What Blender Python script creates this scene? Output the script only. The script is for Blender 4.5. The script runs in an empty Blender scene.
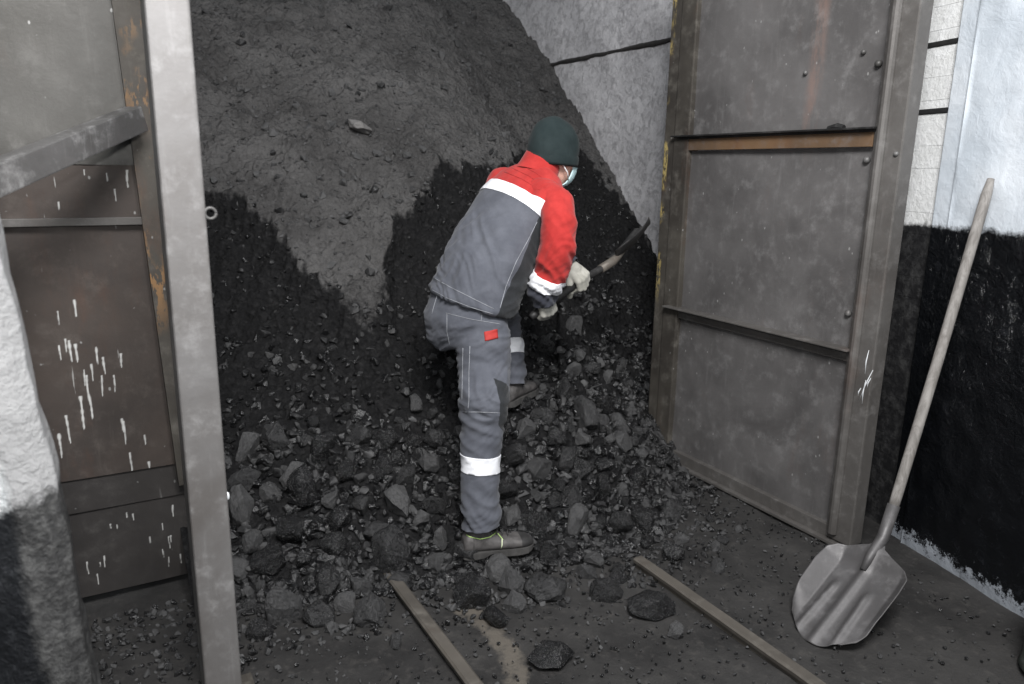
import bpy, bmesh, math, random
import numpy as np
from mathutils import Vector, Matrix, noise
from mathutils.bvhtree import BVHTree

random.seed(7); rng = np.random.default_rng(7)
scene = bpy.context.scene
COL = scene.collection
# ------------------------------------------------------------------ camera
CAM_H = 1.52; FPX = 740.0
_p = math.atan(172.0 / FPX); _r = math.radians(0.95)
fwd = Vector((0, math.cos(_p), -math.sin(_p))); up0 = Vector((0, math.sin(_p), math.cos(_p))); rt0 = Vector((1, 0, 0))
rt = rt0 * math.cos(_r) + up0 * math.sin(_r); up = up0 * math.cos(_r) - rt0 * math.sin(_r)
CAM = Vector((0, 0, CAM_H))
cd = bpy.data.cameras.new('camera'); cam = bpy.data.objects.new('camera', cd); COL.objects.link(cam)
cd.dof.use_dof = True; cd.dof.focus_distance = 2.9; cd.dof.aperture_fstop = 2.8
cd.sensor_width = 36; cd.lens = FPX / 1024 * 36; cd.clip_start = 0.02
cam.matrix_world = Matrix(((rt.x, up.x, -fwd.x, 0), (rt.y, up.y, -fwd.y, 0), (rt.z, up.z, -fwd.z, CAM_H), (0, 0, 0, 1)))
scene.camera = cam
# ------------------------------------------------------------------ world, lamps, exposure
scene.view_settings.view_transform = 'Standard'; scene.view_settings.look = 'None'
scene.view_settings.exposure = 0.0; scene.view_settings.gamma = 1.0; scene.view_settings.use_curve_mapping = False
w = bpy.data.worlds.new('world'); scene.world = w; w.use_nodes = True
w.node_tree.nodes['Background'].inputs[0].default_value = (0.86, 0.93, 1.0, 1); w.node_tree.nodes['Background'].inputs[1].default_value = 0.30
def area(name, loc, aim, size, power, col):
    l = bpy.data.lights.new(name, 'AREA'); l.shape = 'RECTANGLE'; l.size, l.size_y = size; l.energy = power; l.color = col
    o = bpy.data.objects.new(name, l); COL.objects.link(o); o.location = loc
    o.rotation_euler = (Vector(aim) - Vector(loc)).to_track_quat('-Z', 'Y').to_euler(); return o
area('flash_bounce', (0.35, 0.1, 3.6), (0.45, 3.6, 0.5), (1.3, 1.0), 238, (0.995, 0.985, 0.985))  # added soft area light, stands in for flash bounced off the ceiling
area('camera_flash', (0.06, -0.12, 1.80), (0.25, 3.2, 1.0), (0.16, 0.10), 19, (1.0, 0.99, 0.985))

A30 = math.radians(30)
U = Vector((-math.sin(A30), math.cos(A30), 0)); V = Vector((math.cos(A30), math.sin(A30), 0)); Z = Vector((0, 0, 1))
def W(lat, u, z=0.0): return V * lat + U * u + Z * z          # the gateway's own axes: across, inward, up
def view_ray(x, y): return fwd + rt * ((x - 512) / FPX) - up * ((y - 342) / FPX)
def at(x, y, Y): d = view_ray(x, y); return CAM + d * (Y / d.y)
def proj(p):
    d = p - CAM; z = d.dot(fwd); return 512 + FPX * d.dot(rt) / z, 342 - FPX * d.dot(up) / z

# ------------------------------------------------------------------ materials
MATS = {}
class NT:
    def __init__(s, name):
        s.m = bpy.data.materials.new(name); s.m.use_nodes = True; s.t = s.m.node_tree
        s.b = s.t.nodes['Principled BSDF']; MATS[name] = s.m
    def n(s, typ, **k):
        nd = s.t.nodes.new(typ)
        for a, v in k.items(): setattr(nd, a, v)
        return nd
    def L(s, a, b): s.t.links.new(a, b)
    def val(s, sock, v):
        if isinstance(v, (int, float)): sock.default_value = v
        elif isinstance(v, tuple): sock.default_value = v if len(v) == 4 or len(sock.default_value) == 3 else (*v, 1)
        else: s.L(v, sock)
    def coord(s, scale=(1, 1, 1), kind='Object', rot=(0, 0, 0), loc=(0, 0, 0)):
        tc = s.n('ShaderNodeTexCoord'); mp = s.n('ShaderNodeMapping'); mp.inputs['Scale'].default_value = scale
        mp.inputs['Rotation'].default_value = rot; mp.inputs['Location'].default_value = loc
        s.L(tc.outputs[kind], mp.inputs[0]); return mp.outputs[0]
    def noise(s, co, scale=5, detail=6, rough=0.6, dist=0.0):
        nd = s.n('ShaderNodeTexNoise'); nd.inputs['Scale'].default_value = scale; nd.inputs['Detail'].default_value = detail
        nd.inputs['Roughness'].default_value = rough; nd.inputs['Distortion'].default_value = dist
        if co is not None: s.L(co, nd.inputs['Vector'])
        return nd.outputs['Fac']
    def vor(s, co, scale=5, feature='F1', out='Distance', rnd=1.0):
        nd = s.n('ShaderNodeTexVoronoi', feature=feature); nd.inputs['Scale'].default_value = scale
        if 'Randomness' in nd.inputs: nd.inputs['Randomness'].default_value = rnd
        s.L(co, nd.inputs['Vector']); return nd.outputs[out]
    def ramp(s, f, a, b, v0=0.0, v1=1.0):
        nd = s.n('ShaderNodeMapRange', interpolation_type='SMOOTHSTEP'); s.val(nd.inputs[0], f)
        nd.inputs[1].default_value = a; nd.inputs[2].default_value = b; nd.inputs[3].default_value = v0; nd.inputs[4].default_value = v1
        return nd.outputs[0]
    def math(s, op, a, b=0.0, c=None):
        nd = s.n('ShaderNodeMath', operation=op); s.val(nd.inputs[0], a); s.val(nd.inputs[1], b)
        if c is not None: s.val(nd.inputs[2], c)
        return nd.outputs[0]
    def mix(s, f, a, b, mode='MIX'):
        nd = s.n('ShaderNodeMix', data_type='RGBA', blend_type=mode); s.val(nd.inputs[0], f); s.val(nd.inputs[6], a); s.val(nd.inputs[7], b)
        return nd.outputs[2]
    def xyz(s, co):
        nd = s.n('ShaderNodeSeparateXYZ'); s.L(co, nd.inputs[0]); return nd.outputs
    def attr(s, name):
        nd = s.n('ShaderNodeAttribute', attribute_name=name); return nd.outputs['Fac']
    def rnd(s):
        sp = s.n('ShaderNodeSeparateColor'); s.L(s.n('ShaderNodeObjectInfo').outputs['Color'], sp.inputs[0]); return sp.outputs[0]
    def bump(s, h, strength=0.5, dist=0.01, prev=None):
        nd = s.n('ShaderNodeBump'); nd.inputs['Strength'].default_value = strength; nd.inputs['Distance'].default_value = dist
        s.val(nd.inputs['Height'], h)
        if prev is not None: s.L(prev, nd.inputs['Normal'])
        return nd.outputs[0]
    def out(s, col=None, rough=None, metal=None, spec=None, nrm=None, sheen=None):
        i = s.b.inputs
        if col is not None: s.val(i['Base Color'], col)
        if rough is not None: s.val(i['Roughness'], rough)
        if metal is not None: s.val(i['Metallic'], metal)
        if spec is not None: s.val(i['Specular IOR Level'], spec)
        if sheen is not None: s.val(i['Sheen Weight'], sheen)
        if nrm is not None: s.L(nrm, i['Normal'])
        return s.m

def m_floor():
    s = NT('floor_dust'); co = s.coord()
    n1 = s.noise(co, 2.2, 8, 0.65); n2 = s.noise(co, 26, 8, 0.7); n3 = s.noise(co, 120, 4, 0.7)
    c = s.mix(s.ramp(n1, 0.3, 0.7), (0.017, 0.0165, 0.0165), (0.046, 0.0445, 0.043))
    c = s.mix(s.ramp(n2, 0.5, 0.75, 0, 0.55), c, (0.082, 0.077, 0.072))
    c = s.mix(s.ramp(n3, 0.62, 0.75, 0, 0.5), c, (0.009, 0.009, 0.009))
    pa = s.attr('bare'); pn = s.math('ADD', pa, s.math('MULTIPLY', s.math('SUBTRACT', s.noise(co, 16, 8, 0.75), 0.5), 1.3))
    c = s.mix(s.ramp(pn, 0.42, 0.8, 0, 0.8), c, (0.13, 0.115, 0.096))
    b = s.bump(n2, 0.6, 0.015); b = s.bump(n3, 0.5, 0.006, b)
    return s.out(c, 0.88, 0, 0.25, b)
def m_pile():
    s = NT('coal_pile'); co = s.coord()
    d = s.attr('dust'); n1 = s.noise(co, 5, 8, 0.7); n2 = s.noise(co, 34, 8, 0.72); v = s.vor(co, 42)
    n4 = s.noise(co, 1.6, 5, 0.6)
    crust = s.mix(s.ramp(n4, 0.32, 0.68), (0.066, 0.064, 0.063), (0.124, 0.121, 0.119))
    n6 = s.noise(co, 3.1, 7, 0.7, 0.5); crust = s.mix(s.ramp(n6, 0.50, 0.66, 0, 0.6), crust, (0.036, 0.035, 0.035))
    crust = s.mix(s.ramp(n2, 0.52, 0.75, 0, 0.6), crust, (0.155, 0.152, 0.150))
    crust = s.mix(s.ramp(n1, 0.56, 0.72, 0, 0.55), crust, (0.030, 0.029, 0.029))
    fresh = s.mix(s.ramp(n2, 0.45, 0.75), (0.007, 0.007, 0.0075), (0.024, 0.0235, 0.024))
    dn = s.math('ADD', d, s.math('MULTIPLY', s.math('SUBTRACT', n2, 0.5), 0.5))
    c = s.mix(s.ramp(dn, 0.3, 0.62), fresh, crust)
    b = s.bump(n1, 0.6, 0.04); b = s.bump(v, 0.8, 0.02, b); b = s.bump(n2, 0.9, 0.016, b); b = s.bump(s.noise(co, 120, 4, .7), 0.6, 0.005, b)
    return s.out(c, s.ramp(n2, 0.4, 0.75, 0.85, 0.55), 0, 0.25, b)
def m_lump(name, per_obj):
    s = NT(name); co = s.coord()
    r = s.rnd() if per_obj else s.attr('rnd')
    n1 = s.noise(co, 9, 8, 0.7); n2 = s.noise(co, 60, 8, 0.75); v = s.vor(co, 26, 'F1', 'Color')
    base = s.mix(r, (0.006, 0.006, 0.0065), (0.028, 0.028, 0.0285))
    k = s.math('ADD', n1, s.math('MULTIPLY', s.math('SUBTRACT', r, 0.5), 0.35))
    c = s.mix(s.ramp(k, 0.44, 0.74, 0, 0.85), base, (0.090, 0.0895, 0.090))
    c = s.mix(s.ramp(n2, 0.60, 0.78, 0, 0.6), c, (0.14, 0.139, 0.139))
    b = s.bump(n1, 0.5, 0.03); b = s.bump(n2, 0.55, 0.006, b)
    rg = s.ramp(k, 0.35, 0.6, 0.22, 0.75)
    return s.out(c, rg, 0, 0.6, b)
def m_steel(name, base, light, dark, rust=0.3, rough=0.6, metal=0.25, drips=0.0, spots=0.0, streak=None, spec=0.35):
    s = NT(name); co = s.coord()
    n1 = s.noise(co, 2.2, 8, 0.62, 0.4); n2 = s.noise(co, 14, 8, 0.7); n3 = s.noise(s.coord((30, 30, 3)), 1.0, 6, 0.7)
    c = s.mix(s.ramp(n1, 0.3, 0.7), dark, base)
    c = s.mix(s.ramp(n2, 0.48, 0.78, 0, 0.7), c, light)
    c = s.mix(s.ramp(n3, 0.55, 0.8, 0, 0.35), c, light)
    rn = s.noise(s.coord((3.2, 3.2, 1.1), loc=(3, 1, 2)), 1.3, 8, 0.7)
    c = s.mix(s.ramp(rn, 0.60 - 0.12 * rust, 0.80, 0, rust), c, (0.14, 0.062, 0.034))
    if streak is not None:                                   # one vertical pinkish rust run on the sheet
        a = s.attr('streak'); sn = s.noise(s.coord((9, 9, 2.2)), 2.0, 8, 0.75)
        c = s.mix(s.math('MULTIPLY', s.ramp(a, 0.15, 0.9), s.ramp(sn, 0.36, 0.62, 0, 0.62)), c, streak)
    if drips:
        f = s.attr('drip'); c = s.mix(f, c, (0.62, 0.62, 0.60))
        dn = s.noise(s.coord((62, 62, 6.5)), 1.0, 3, 0.5); bn = s.noise(co, 2.6, 4, 0.6)
        c = s.mix(s.math('MULTIPLY', s.ramp(dn, 0.70, 0.75, 0, drips), s.ramp(bn, 0.46, 0.6)), c, (0.55, 0.55, 0.53))
    if spots:
        vn = s.vor(s.coord((1, 1, 0.6)), 34); gate = s.noise(co, 20, 2, 0.5)
        c = s.mix(s.math('MULTIPLY', s.ramp(vn, 0.10, 0.16, spots, 0), s.ramp(gate, 0.58, 0.62)), c, (0.42, 0.42, 0.41))
    b = s.bump(n2, 0.25, 0.004); b = s.bump(s.noise(co, 90, 6, 0.7), 0.25, 0.0015, b)
    return s.out(c, s.ramp(n2, 0.3, 0.75, rough - 0.1, rough + 0.18), metal, spec, b)
def chips(name, src, col, axis, lo, hi, z0, sc, th):
    """flaked paint or rust scale kept to one edge of an upright"""
    m = MATS[src].copy(); m.name = name; MATS[name] = m; t = m.node_tree; s = NT.__new__(NT); s.m = m; s.t = t; s.b = t.nodes['Principled BSDF']
    old = s.b.inputs['Base Color'].links[0].from_socket; co = s.coord(); dp = s.n('ShaderNodeVectorMath', operation='DOT_PRODUCT'); s.L(co, dp.inputs[0]); dp.inputs[1].default_value = tuple(axis)
    e = s.math('MULTIPLY', s.ramp(dp.outputs['Value'], lo, lo + .006), s.ramp(dp.outputs['Value'], hi, hi - .006)); z = s.xyz(co)[2]
    nn = s.noise(s.coord((sc, sc, sc * .38)), 1.0, 5, 0.75); big = s.noise(co, 3.2, 3, 0.6)
    f = s.math('MULTIPLY', s.math('MULTIPLY', e, s.ramp(nn, th, th + .05)), s.math('MULTIPLY', s.ramp(z, z0, z0 + .25), s.ramp(big, .42, .52)))
    s.L(s.mix(f, old, col), s.b.inputs['Base Color'])
def m_paintwall():
    s = NT('whitewash_over_tar'); co = s.coord(); x = s.xyz(co)
    n1 = s.noise(co, 3, 6, 0.6); n2 = s.noise(co, 22, 8, 0.68, 0.6); n3 = s.noise(co, 75, 6, 0.7)
    edge = s.math('ADD', x[2], s.math('MULTIPLY', s.math('SUBTRACT', s.noise(co, 18, 6, 0.8), 0.5), 0.075))
    up_ = s.ramp(edge, 1.318, 1.345)
    white = s.mix(s.ramp(n1, 0.3, 0.7), (0.50, 0.55, 0.60), (0.64, 0.68, 0.72))
    white = s.mix(s.ramp(n2, 0.62, 0.72, 0, 0.45), white, (0.50, 0.53, 0.60))
    tar = s.mix(s.ramp(n2, 0.55, 0.8), (0.0045, 0.005, 0.006), (0.012, 0.013, 0.016))
    fleck = s.noise(s.coord((1, 1, 0.35), loc=(5, 3, 1)), 46, 3, 0.6)
    tar = s.mix(s.ramp(fleck, 0.74, 0.77, 0, 0.7), tar, (0.45, 0.48, 0.52))
    skirt = s.math('SUBTRACT', s.math('ADD', 0.045, s.math('MULTIPLY', s.math('SUBTRACT', s.noise(co, 24, 6, 0.85), 0.5), 0.34)), x[2])
    tar = s.mix(s.ramp(skirt, 0.0, 0.022, 0, 0.85), tar, (0.33, 0.355, 0.39))
    c = s.mix(up_, tar, white)
    rg = s.math('ADD', s.math('MULTIPLY', up_, 0.55), s.ramp(n2, 0.35, 0.7, 0.12, 0.30))
    hb = s.math('ADD', s.math('MULTIPLY', n2, 0.7), s.math('MULTIPLY', n3, 0.2))
    b = s.bump(s.noise(co, 9, 5, 0.55, 0.6), 0.25, 0.03); b = s.bump(hb, 0.38, 0.012, b); tb = s.math('MULTIPLY', s.noise(co, 34, 5, 0.6, 1.2), s.math('MULTIPLY', s.math('SUBTRACT', 1.0, up_), s.ramp(x[2], 0.25, 1.15, 0.25, 1.0))); b = s.bump(tb, 0.5, 0.03, b)
    return s.out(c, rg, 0, 0.5, b)
def m_brick():
    s = NT('painted_brick'); co = s.coord(); x = s.xyz(co)
    # courses run along the wall: horizontal joints only follow height, drawn as fine grooves
    n2 = s.noise(co, 22, 8, 0.7)
    edge = s.math('ADD', x[2], s.math('MULTIPLY', s.math('SUBTRACT', n2, 0.5), 0.05))
    up_ = s.ramp(edge, 1.318, 1.34)
    white = s.mix(s.ramp(n2, 0.3, 0.7), (0.68, 0.69, 0.68), (0.80, 0.81, 0.81))
    dark = s.mix(s.ramp(n2, 0.4, 0.75), (0.010, 0.010, 0.011), (0.050, 0.050, 0.050))
    return s.out(s.mix(up_, dark, white), 0.55, 0, 0.4, s.bump(n2, 0.5, 0.02))
def m_concrete():
    s = NT('dusty_concrete'); co = s.coord()
    n1 = s.noise(co, 2.4, 8, 0.7, 0.5); n2 = s.noise(co, 17, 9, 0.78, 0.8); n3 = s.noise(s.coord((8, 8, 2.2)), 2.4, 8, 0.75)
    c = s.mix(s.ramp(n1, 0.3, 0.7), (0.50, 0.495, 0.51), (0.68, 0.675, 0.69))
    c = s.mix(s.ramp(n2, 0.44, 0.62, 0, 0.85), c, (0.30, 0.295, 0.307))
    n5 = s.noise(co, 48, 6, 0.8); c = s.mix(s.ramp(n5, 0.52, 0.66, 0, 0.6), c, (0.80, 0.795, 0.805))
    c = s.mix(s.ramp(n3, 0.52, 0.75, 0, 0.6), c, (0.75, 0.745, 0.755))
    return s.out(c, 0.9, 0, 0.2, s.bump(n2, 0.7, 0.02))
def m_pier():
    s = NT('rough_painted_pier'); co = s.coord(); x = s.xyz(co)
    n1 = s.noise(co, 9, 6, 0.7); n2 = s.noise(co, 40, 6, 0.75)
    zz = s.math('ADD', x[2], s.math('MULTIPLY', s.math('SUBTRACT', n1, 0.5), 0.25))
    edge = s.math('ADD', s.attr('edge'), s.math('MULTIPLY', s.math('SUBTRACT', n2, 0.5), 0.5))
    white = s.mix(s.ramp(n1, 0.3, 0.7), (0.66, 0.69, 0.70), (0.80, 0.82, 0.82))
    wg = s.mix(s.ramp(edge, 0.45, 0.75), white, (0.33, 0.33, 0.33))
    tar = s.mix(s.ramp(n2, 0.5, 0.72), (0.007, 0.008, 0.010), (0.03, 0.032, 0.036))
    tar = s.mix(s.ramp(s.noise(s.coord((1, 1, 3)), 9, 4, 0.6), 0.66, 0.74, 0, 0.6), tar, (0.40, 0.42, 0.46))
    tg = s.mix(s.ramp(edge, 0.45, 0.75), tar, s.mix(s.ramp(n2, 0.4, 0.65), (0.03, 0.03, 0.03), (0.085, 0.085, 0.083)))
    return s.out(s.mix(s.ramp(zz, 0.86, 0.90), tg, wg), 0.6, 0, 0.4, s.bump(n1, 0.6, 0.03, s.bump(n2, 0.5, 0.012)))
def m_cloth(name, a, b, weave=700, sheen=0.1, bumpd=0.0025):
    s = NT(name); co = s.coord(); n1 = s.noise(co, 13, 6, 0.65); n2 = s.noise(co, weave, 2, 0.5)
    c = s.mix(s.ramp(n1, 0.3, 0.7), a, b)
    bb = s.bump(s.noise(co, 45, 5, 0.6), 0.35, 0.005); bb = s.bump(n2, 0.2, bumpd, bb)
    return s.out(c, 0.85, 0, 0.2, bb, sheen)
def m_plain(name, c, rough=0.6, metal=0.0, spec=0.4, var=0.25, scale=30):
    s = NT(name); n = s.noise(s.coord(), scale, 6, 0.65)
    d = tuple(v * (1 - var) for v in c); l = tuple(min(1, v * (1 + var)) for v in c)
    return s.out(s.mix(s.ramp(n, 0.3, 0.7), d, l), rough, metal, spec, s.bump(n, 0.2, 0.003))
def m_wood():
    s = NT('worn_wood'); co = s.coord((26, 26, 1.6)); n = s.noise(co, 2.0, 8, 0.7, 0.6); n2 = s.noise(s.coord(), 9, 6, 0.7)
    c = s.mix(s.ramp(n, 0.3, 0.7), (0.14, 0.13, 0.12), (0.28, 0.265, 0.25)); c = s.mix(s.ramp(n2, 0.5, 0.75, 0, 0.6), c, (0.12, 0.105, 0.095))
    return s.out(c, 0.7, 0, 0.3, s.bump(n, 0.3, 0.003))
m_floor(); m_pile(); m_lump('coal_lump', True); m_lump('coal_rubble', False)
m_steel('gate_sheet', (0.150, 0.144, 0.142), (0.225, 0.22, 0.218), (0.088, 0.084, 0.083), 0.16, 0.62, 0.2, spots=0.5, streak=(0.27, 0.18, 0.15))
m_steel('gate_frame', (0.140, 0.133, 0.126), (0.22, 0.212, 0.205), (0.085, 0.079, 0.074), 0.22, 0.55, 0.25)
m_steel('rusty_frame', (0.090, 0.082, 0.070), (0.17, 0.158, 0.138), (0.045, 0.040, 0.035), 0.55, 0.6, 0.2, spots=0.5)
m_steel('rust_strip', (0.20, 0.12, 0.065), (0.17, 0.16, 0.16), (0.11, 0.075, 0.05), 0.7, 0.6, 0.2)
m_steel('grey_sheet', (0.098, 0.095, 0.088), (0.19, 0.185, 0.175), (0.070, 0.067, 0.061), 0.15, 0.45, 0.25, spots=0.8)
m_steel('brown_sheet', (0.082, 0.066, 0.057), (0.125, 0.108, 0.096), (0.052, 0.044, 0.040), 0.4, 0.6, 0.15, drips=0.5, spots=0.6)
m_steel('dark_sheet', (0.060, 0.055, 0.052), (0.09, 0.085, 0.08), (0.038, 0.035, 0.034), 0.15, 0.6, 0.15, drips=0.25, spots=0.4)
m_steel('bare_steel', (0.22, 0.215, 0.212), (0.36, 0.355, 0.352), (0.145, 0.135, 0.128), 0.30, 0.5, 0.35)
m_steel('bar_steel', (0.15, 0.147, 0.145), (0.46, 0.455, 0.45), (0.055, 0.053, 0.05), 0.2, 0.5, 0.3)
m_steel('rail_steel', (0.135, 0.122, 0.105), (0.21, 0.195, 0.17), (0.075, 0.068, 0.060), 0.35, 0.5, 0.3)
m_steel('shovel_steel', (0.115, 0.111, 0.112), (0.185, 0.18, 0.182), (0.075, 0.072, 0.072), 0.12, 0.52, 0.35, spec=0.5)
m_steel('dark_steel', (0.035, 0.034, 0.034), (0.09, 0.088, 0.086), (0.018, 0.018, 0.018), 0.1, 0.5, 0.3)
chips('hinge_frame', 'rusty_frame', (0.46, 0.36, 0.14), U, 1.268, 1.32, 0.8, 60, .47); chips('ochre_frame', 'rusty_frame', (0.26, 0.15, 0.07), V, 0.02, 0.22, 0.9, 24, .50)
m_paintwall(); m_brick(); m_concrete(); m_pier(); m_wood()
m_cloth('grey_cloth', (0.078, 0.083, 0.099), (0.106, 0.112, 0.131)); m_cloth('black_cloth', (0.019, 0.021, 0.023), (0.030, 0.032, 0.035))
m_cloth('red_cloth', (0.33, 0.022, 0.020), (0.44, 0.036, 0.032)); m_cloth('navy_cloth', (0.035, 0.037, 0.048), (0.055, 0.058, 0.072))
m_cloth('knit_hat', (0.011, 0.019, 0.020), (0.019, 0.029, 0.030), 420, 0.04, 0.004)
m_cloth('glove_knit', (0.27, 0.265, 0.23), (0.40, 0.39, 0.35), 320, 0.1, 0.004)
m_plain('reflective', (0.90, 0.91, 0.94), 0.35, 0, 0.6, 0.03); m_plain('mask_paper', (0.55, 0.74, 0.76), 0.8, 0, 0.2, 0.06)
m_plain('skin', (0.58, 0.34, 0.27), 0.5, 0, 0.4, 0.10, 40); m_plain('stitching', (0.30, 0.31, 0.33), 0.8, 0, 0.2)
m_plain('red_patch', (0.36, 0.03, 0.025), 0.7, 0, 0.3, 0.1); m_plain('boot_leather', (0.085, 0.080, 0.078), 0.6, 0, 0.4, 0.35)
m_plain('boot_sole', (0.062, 0.060, 0.058), 0.8, 0, 0.3, 0.3); m_plain('boot_toe', (0.035, 0.034, 0.034), 0.6, 0, 0.4, 0.3)
m_plain('lime_piping', (0.42, 0.60, 0.20), 0.6, 0, 0.3, 0.1)
m_plain('pale_lace', (0.66, 0.72, 0.50), 0.6, 0, 0.3, 0.1); m_plain('white_elastic', (0.8, 0.8, 0.8), 0.7); m_plain('eye_white', (0.7, 0.68, 0.65), 0.2)
m_plain('pale_stone', (0.17, 0.165, 0.16), 0.85, 0, 0.3, 0.4); m_plain('gap_dark', (0.02, 0.02, 0.02), 0.9, 0, 0.2)
m_plain('green_drum', (0.075, 0.085, 0.075), 0.5, 0.2, 0.4, 0.3); m_plain('white_chip', (0.70, 0.72, 0.74), 0.8, 0, 0.3, 0.05)
m_plain('yellow_chip', (0.42, 0.33, 0.12), 0.7, 0, 0.3, 0.35); m_plain('lip_edge', (0.03, 0.028, 0.027), 0.7)

# ------------------------------------------------------------------ object helpers
def world_off(o):
    v = Vector((0, 0, 0))
    while o is not None: v += o.location; o = o.parent
    return v
def link(name, me, parent=None):
    o = bpy.data.objects.new(name, me); COL.objects.link(o)
    if parent is not None: o.parent = parent
    return o
def tag(o, label=None, cat=None, group=None, kind=None):
    if label: o['label'] = label
    if cat: o['category'] = cat
    if group: o['group'] = group
    if kind: o['kind'] = kind
    return o
def thing(name, loc, label, cat, group=None):
    o = link(name, None); o.location = loc; return tag(o, label, cat, group)
def mk(name, vs, fs, mat, parent=None, smooth=False, loc=None, attrs=None):
    """vs in world space; stored relative to the parent chain (or to loc)."""
    off = world_off(parent) if parent is not None else (Vector(loc) if loc is not None else Vector((0, 0, 0)))
    me = bpy.data.meshes.new(name)
    me.from_pydata([tuple(Vector(v) - off) for v in vs], [], [tuple(f) for f in fs])
    mats = mat if isinstance(mat, (list, tuple)) else [mat]
    for m in mats: me.materials.append(MATS[m])
    if smooth: me.polygons.foreach_set('use_smooth', [True] * len(me.polygons))
    for k, a in (attrs or {}).items():
        at_ = me.attributes.new(k, 'FLOAT', 'POINT'); at_.data.foreach_set('value', np.asarray(a, dtype=np.float32))
    me.update()
    o = link(name, me, parent)
    if loc is not None and parent is None: o.location = loc
    return o
class MB:
    def __init__(s): s.v = []; s.f = []
    def add(s, vs, fs):
        k = len(s.v); s.v += [Vector(v) for v in vs]; s.f += [tuple(i + k for i in f) for f in fs]; return s
    def bm(s, bm):
        bm.verts.index_update(); s.add([v.co.copy() for v in bm.verts], [[v.index for v in f.verts] for f in bm.faces]); bm.free(); return s
    def box(s, o, ex, ey, ez, bev=0.0, seg=2):
        """box from corner o along the three edge vectors"""
        bm = bmesh.new(); P = [o + ex * i + ey * j + ez * k for i in (0, 1) for j in (0, 1) for k in (0, 1)]
        vv = [bm.verts.new(p) for p in P]
        for q in ((0, 1, 3, 2), (4, 6, 7, 5), (0, 4, 5, 1), (2, 3, 7, 6), (0, 2, 6, 4), (1, 5, 7, 3)): bm.faces.new([vv[i] for i in q])
        bmesh.ops.recalc_face_normals(bm, faces=bm.faces)
        if bev: bmesh.ops.bevel(bm, geom=list(bm.edges), offset=bev, segments=seg, affect='EDGES', profile=0.6)
        return s.bm(bm)
    def tube(s, pts, rad, n=14, caps=True):
        vs, fs = tube(pts, rad, n, caps); return s.add(vs, fs)
    def obj(s, name, mat, parent=None, smooth=False, loc=None, attrs=None): return mk(name, s.v, s.f, mat, parent, smooth, loc, attrs)
def tube(pts, rad, n=14, caps=True):
    pts = [Vector(p) for p in pts]
    if isinstance(rad, (int, float)): rad = [rad] * len(pts)
    vs = []; fs = []; x = None
    for i, p in enumerate(pts):
        t = (pts[min(i + 1, len(pts) - 1)] - pts[max(i - 1, 0)]).normalized()
        if x is None: x = t.orthogonal().normalized()
        x = (x - t * x.dot(t)).normalized(); y = t.cross(x); r = rad[i]
        rx, ry = r if isinstance(r, tuple) else (r, r)
        vs += [p + x * (rx * math.cos(a)) + y * (ry * math.sin(a)) for a in (2 * math.pi * k / n for k in range(n))]
    for i in range(len(pts) - 1):
        for k in range(n): fs.append((i * n + k, i * n + (k + 1) % n, (i + 1) * n + (k + 1) % n, (i + 1) * n + k))
    if caps: fs.append(tuple(range(n - 1, -1, -1))); fs.append(tuple((len(pts) - 1) * n + k for k in range(n)))
    return vs, fs
def loft(secs, n=28, ex=2.0):
    """secs: (centre, side vector, front vector, half width, half depth)"""
    vs = []; fs = []
    for c, X, Y, a, b in secs:
        for k in range(n):
            t = 2 * math.pi * k / n; ct, st = math.cos(t), math.sin(t)
            vs.append(c + X * (a * math.copysign(abs(ct) ** (2 / ex), ct)) + Y * (b * math.copysign(abs(st) ** (2 / ex), st)))
    for i in range(len(secs) - 1):
        for k in range(n): fs.append((i * n + k, i * n + (k + 1) % n, (i + 1) * n + (k + 1) % n, (i + 1) * n + k))
    fs.append(tuple(range(n - 1, -1, -1))); fs.append(tuple((len(secs) - 1) * n + k for k in range(n)))
    return vs, fs
def ball(c, r, ax=None):
    bm = bmesh.new(); bmesh.ops.create_icosphere(bm, subdivisions=3, radius=1.0)
    if ax is None: ax = (Vector((1, 0, 0)), Vector((0, 1, 0)), Z)
    rr = r if isinstance(r, tuple) else (r, r, r)
    vs = [c + ax[0] * (v.co.x * rr[0]) + ax[1] * (v.co.y * rr[1]) + ax[2] * (v.co.z * rr[2]) for v in bm.verts]
    bm.verts.index_update(); fs = [[v.index for v in f.verts] for f in bm.faces]; bm.free(); return vs, fs
def capsules(mb, pts, rad, n=12):
    mb.tube(pts, rad, n)
    for p, r in zip(pts, rad if not isinstance(rad, (int, float)) else [rad] * len(pts)): mb.add(*ball(Vector(p), r * 0.995))
def remesh(mb, voxel, smooth=4, fac=0.5):
    me = bpy.data.meshes.new('tmp'); me.from_pydata([tuple(v) for v in mb.v], [], mb.f); me.update()
    o = bpy.data.objects.new('tmp', me); COL.objects.link(o)
    m = o.modifiers.new('r', 'REMESH'); m.mode = 'VOXEL'; m.voxel_size = voxel
    if smooth:
        q = o.modifiers.new('s', 'SMOOTH'); q.iterations = smooth; q.factor = fac
    dg = bpy.context.evaluated_depsgraph_get(); me2 = bpy.data.meshes.new_from_object(o.evaluated_get(dg))
    bpy.data.objects.remove(o); bpy.data.meshes.remove(me)
    bm = bmesh.new(); bm.from_mesh(me2); bpy.data.meshes.remove(me2); bmesh.ops.recalc_face_normals(bm, faces=bm.faces); bm.normal_update(); return bm
def bm_obj(name, bm, mat, parent=None, smooth=True, loc=None, free=True):
    bm.verts.index_update()
    o = mk(name, [v.co.copy() for v in bm.verts], [[v.index for v in f.verts] for f in bm.faces], mat, parent, smooth, loc)
    if free: bm.free()
    return o
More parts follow.
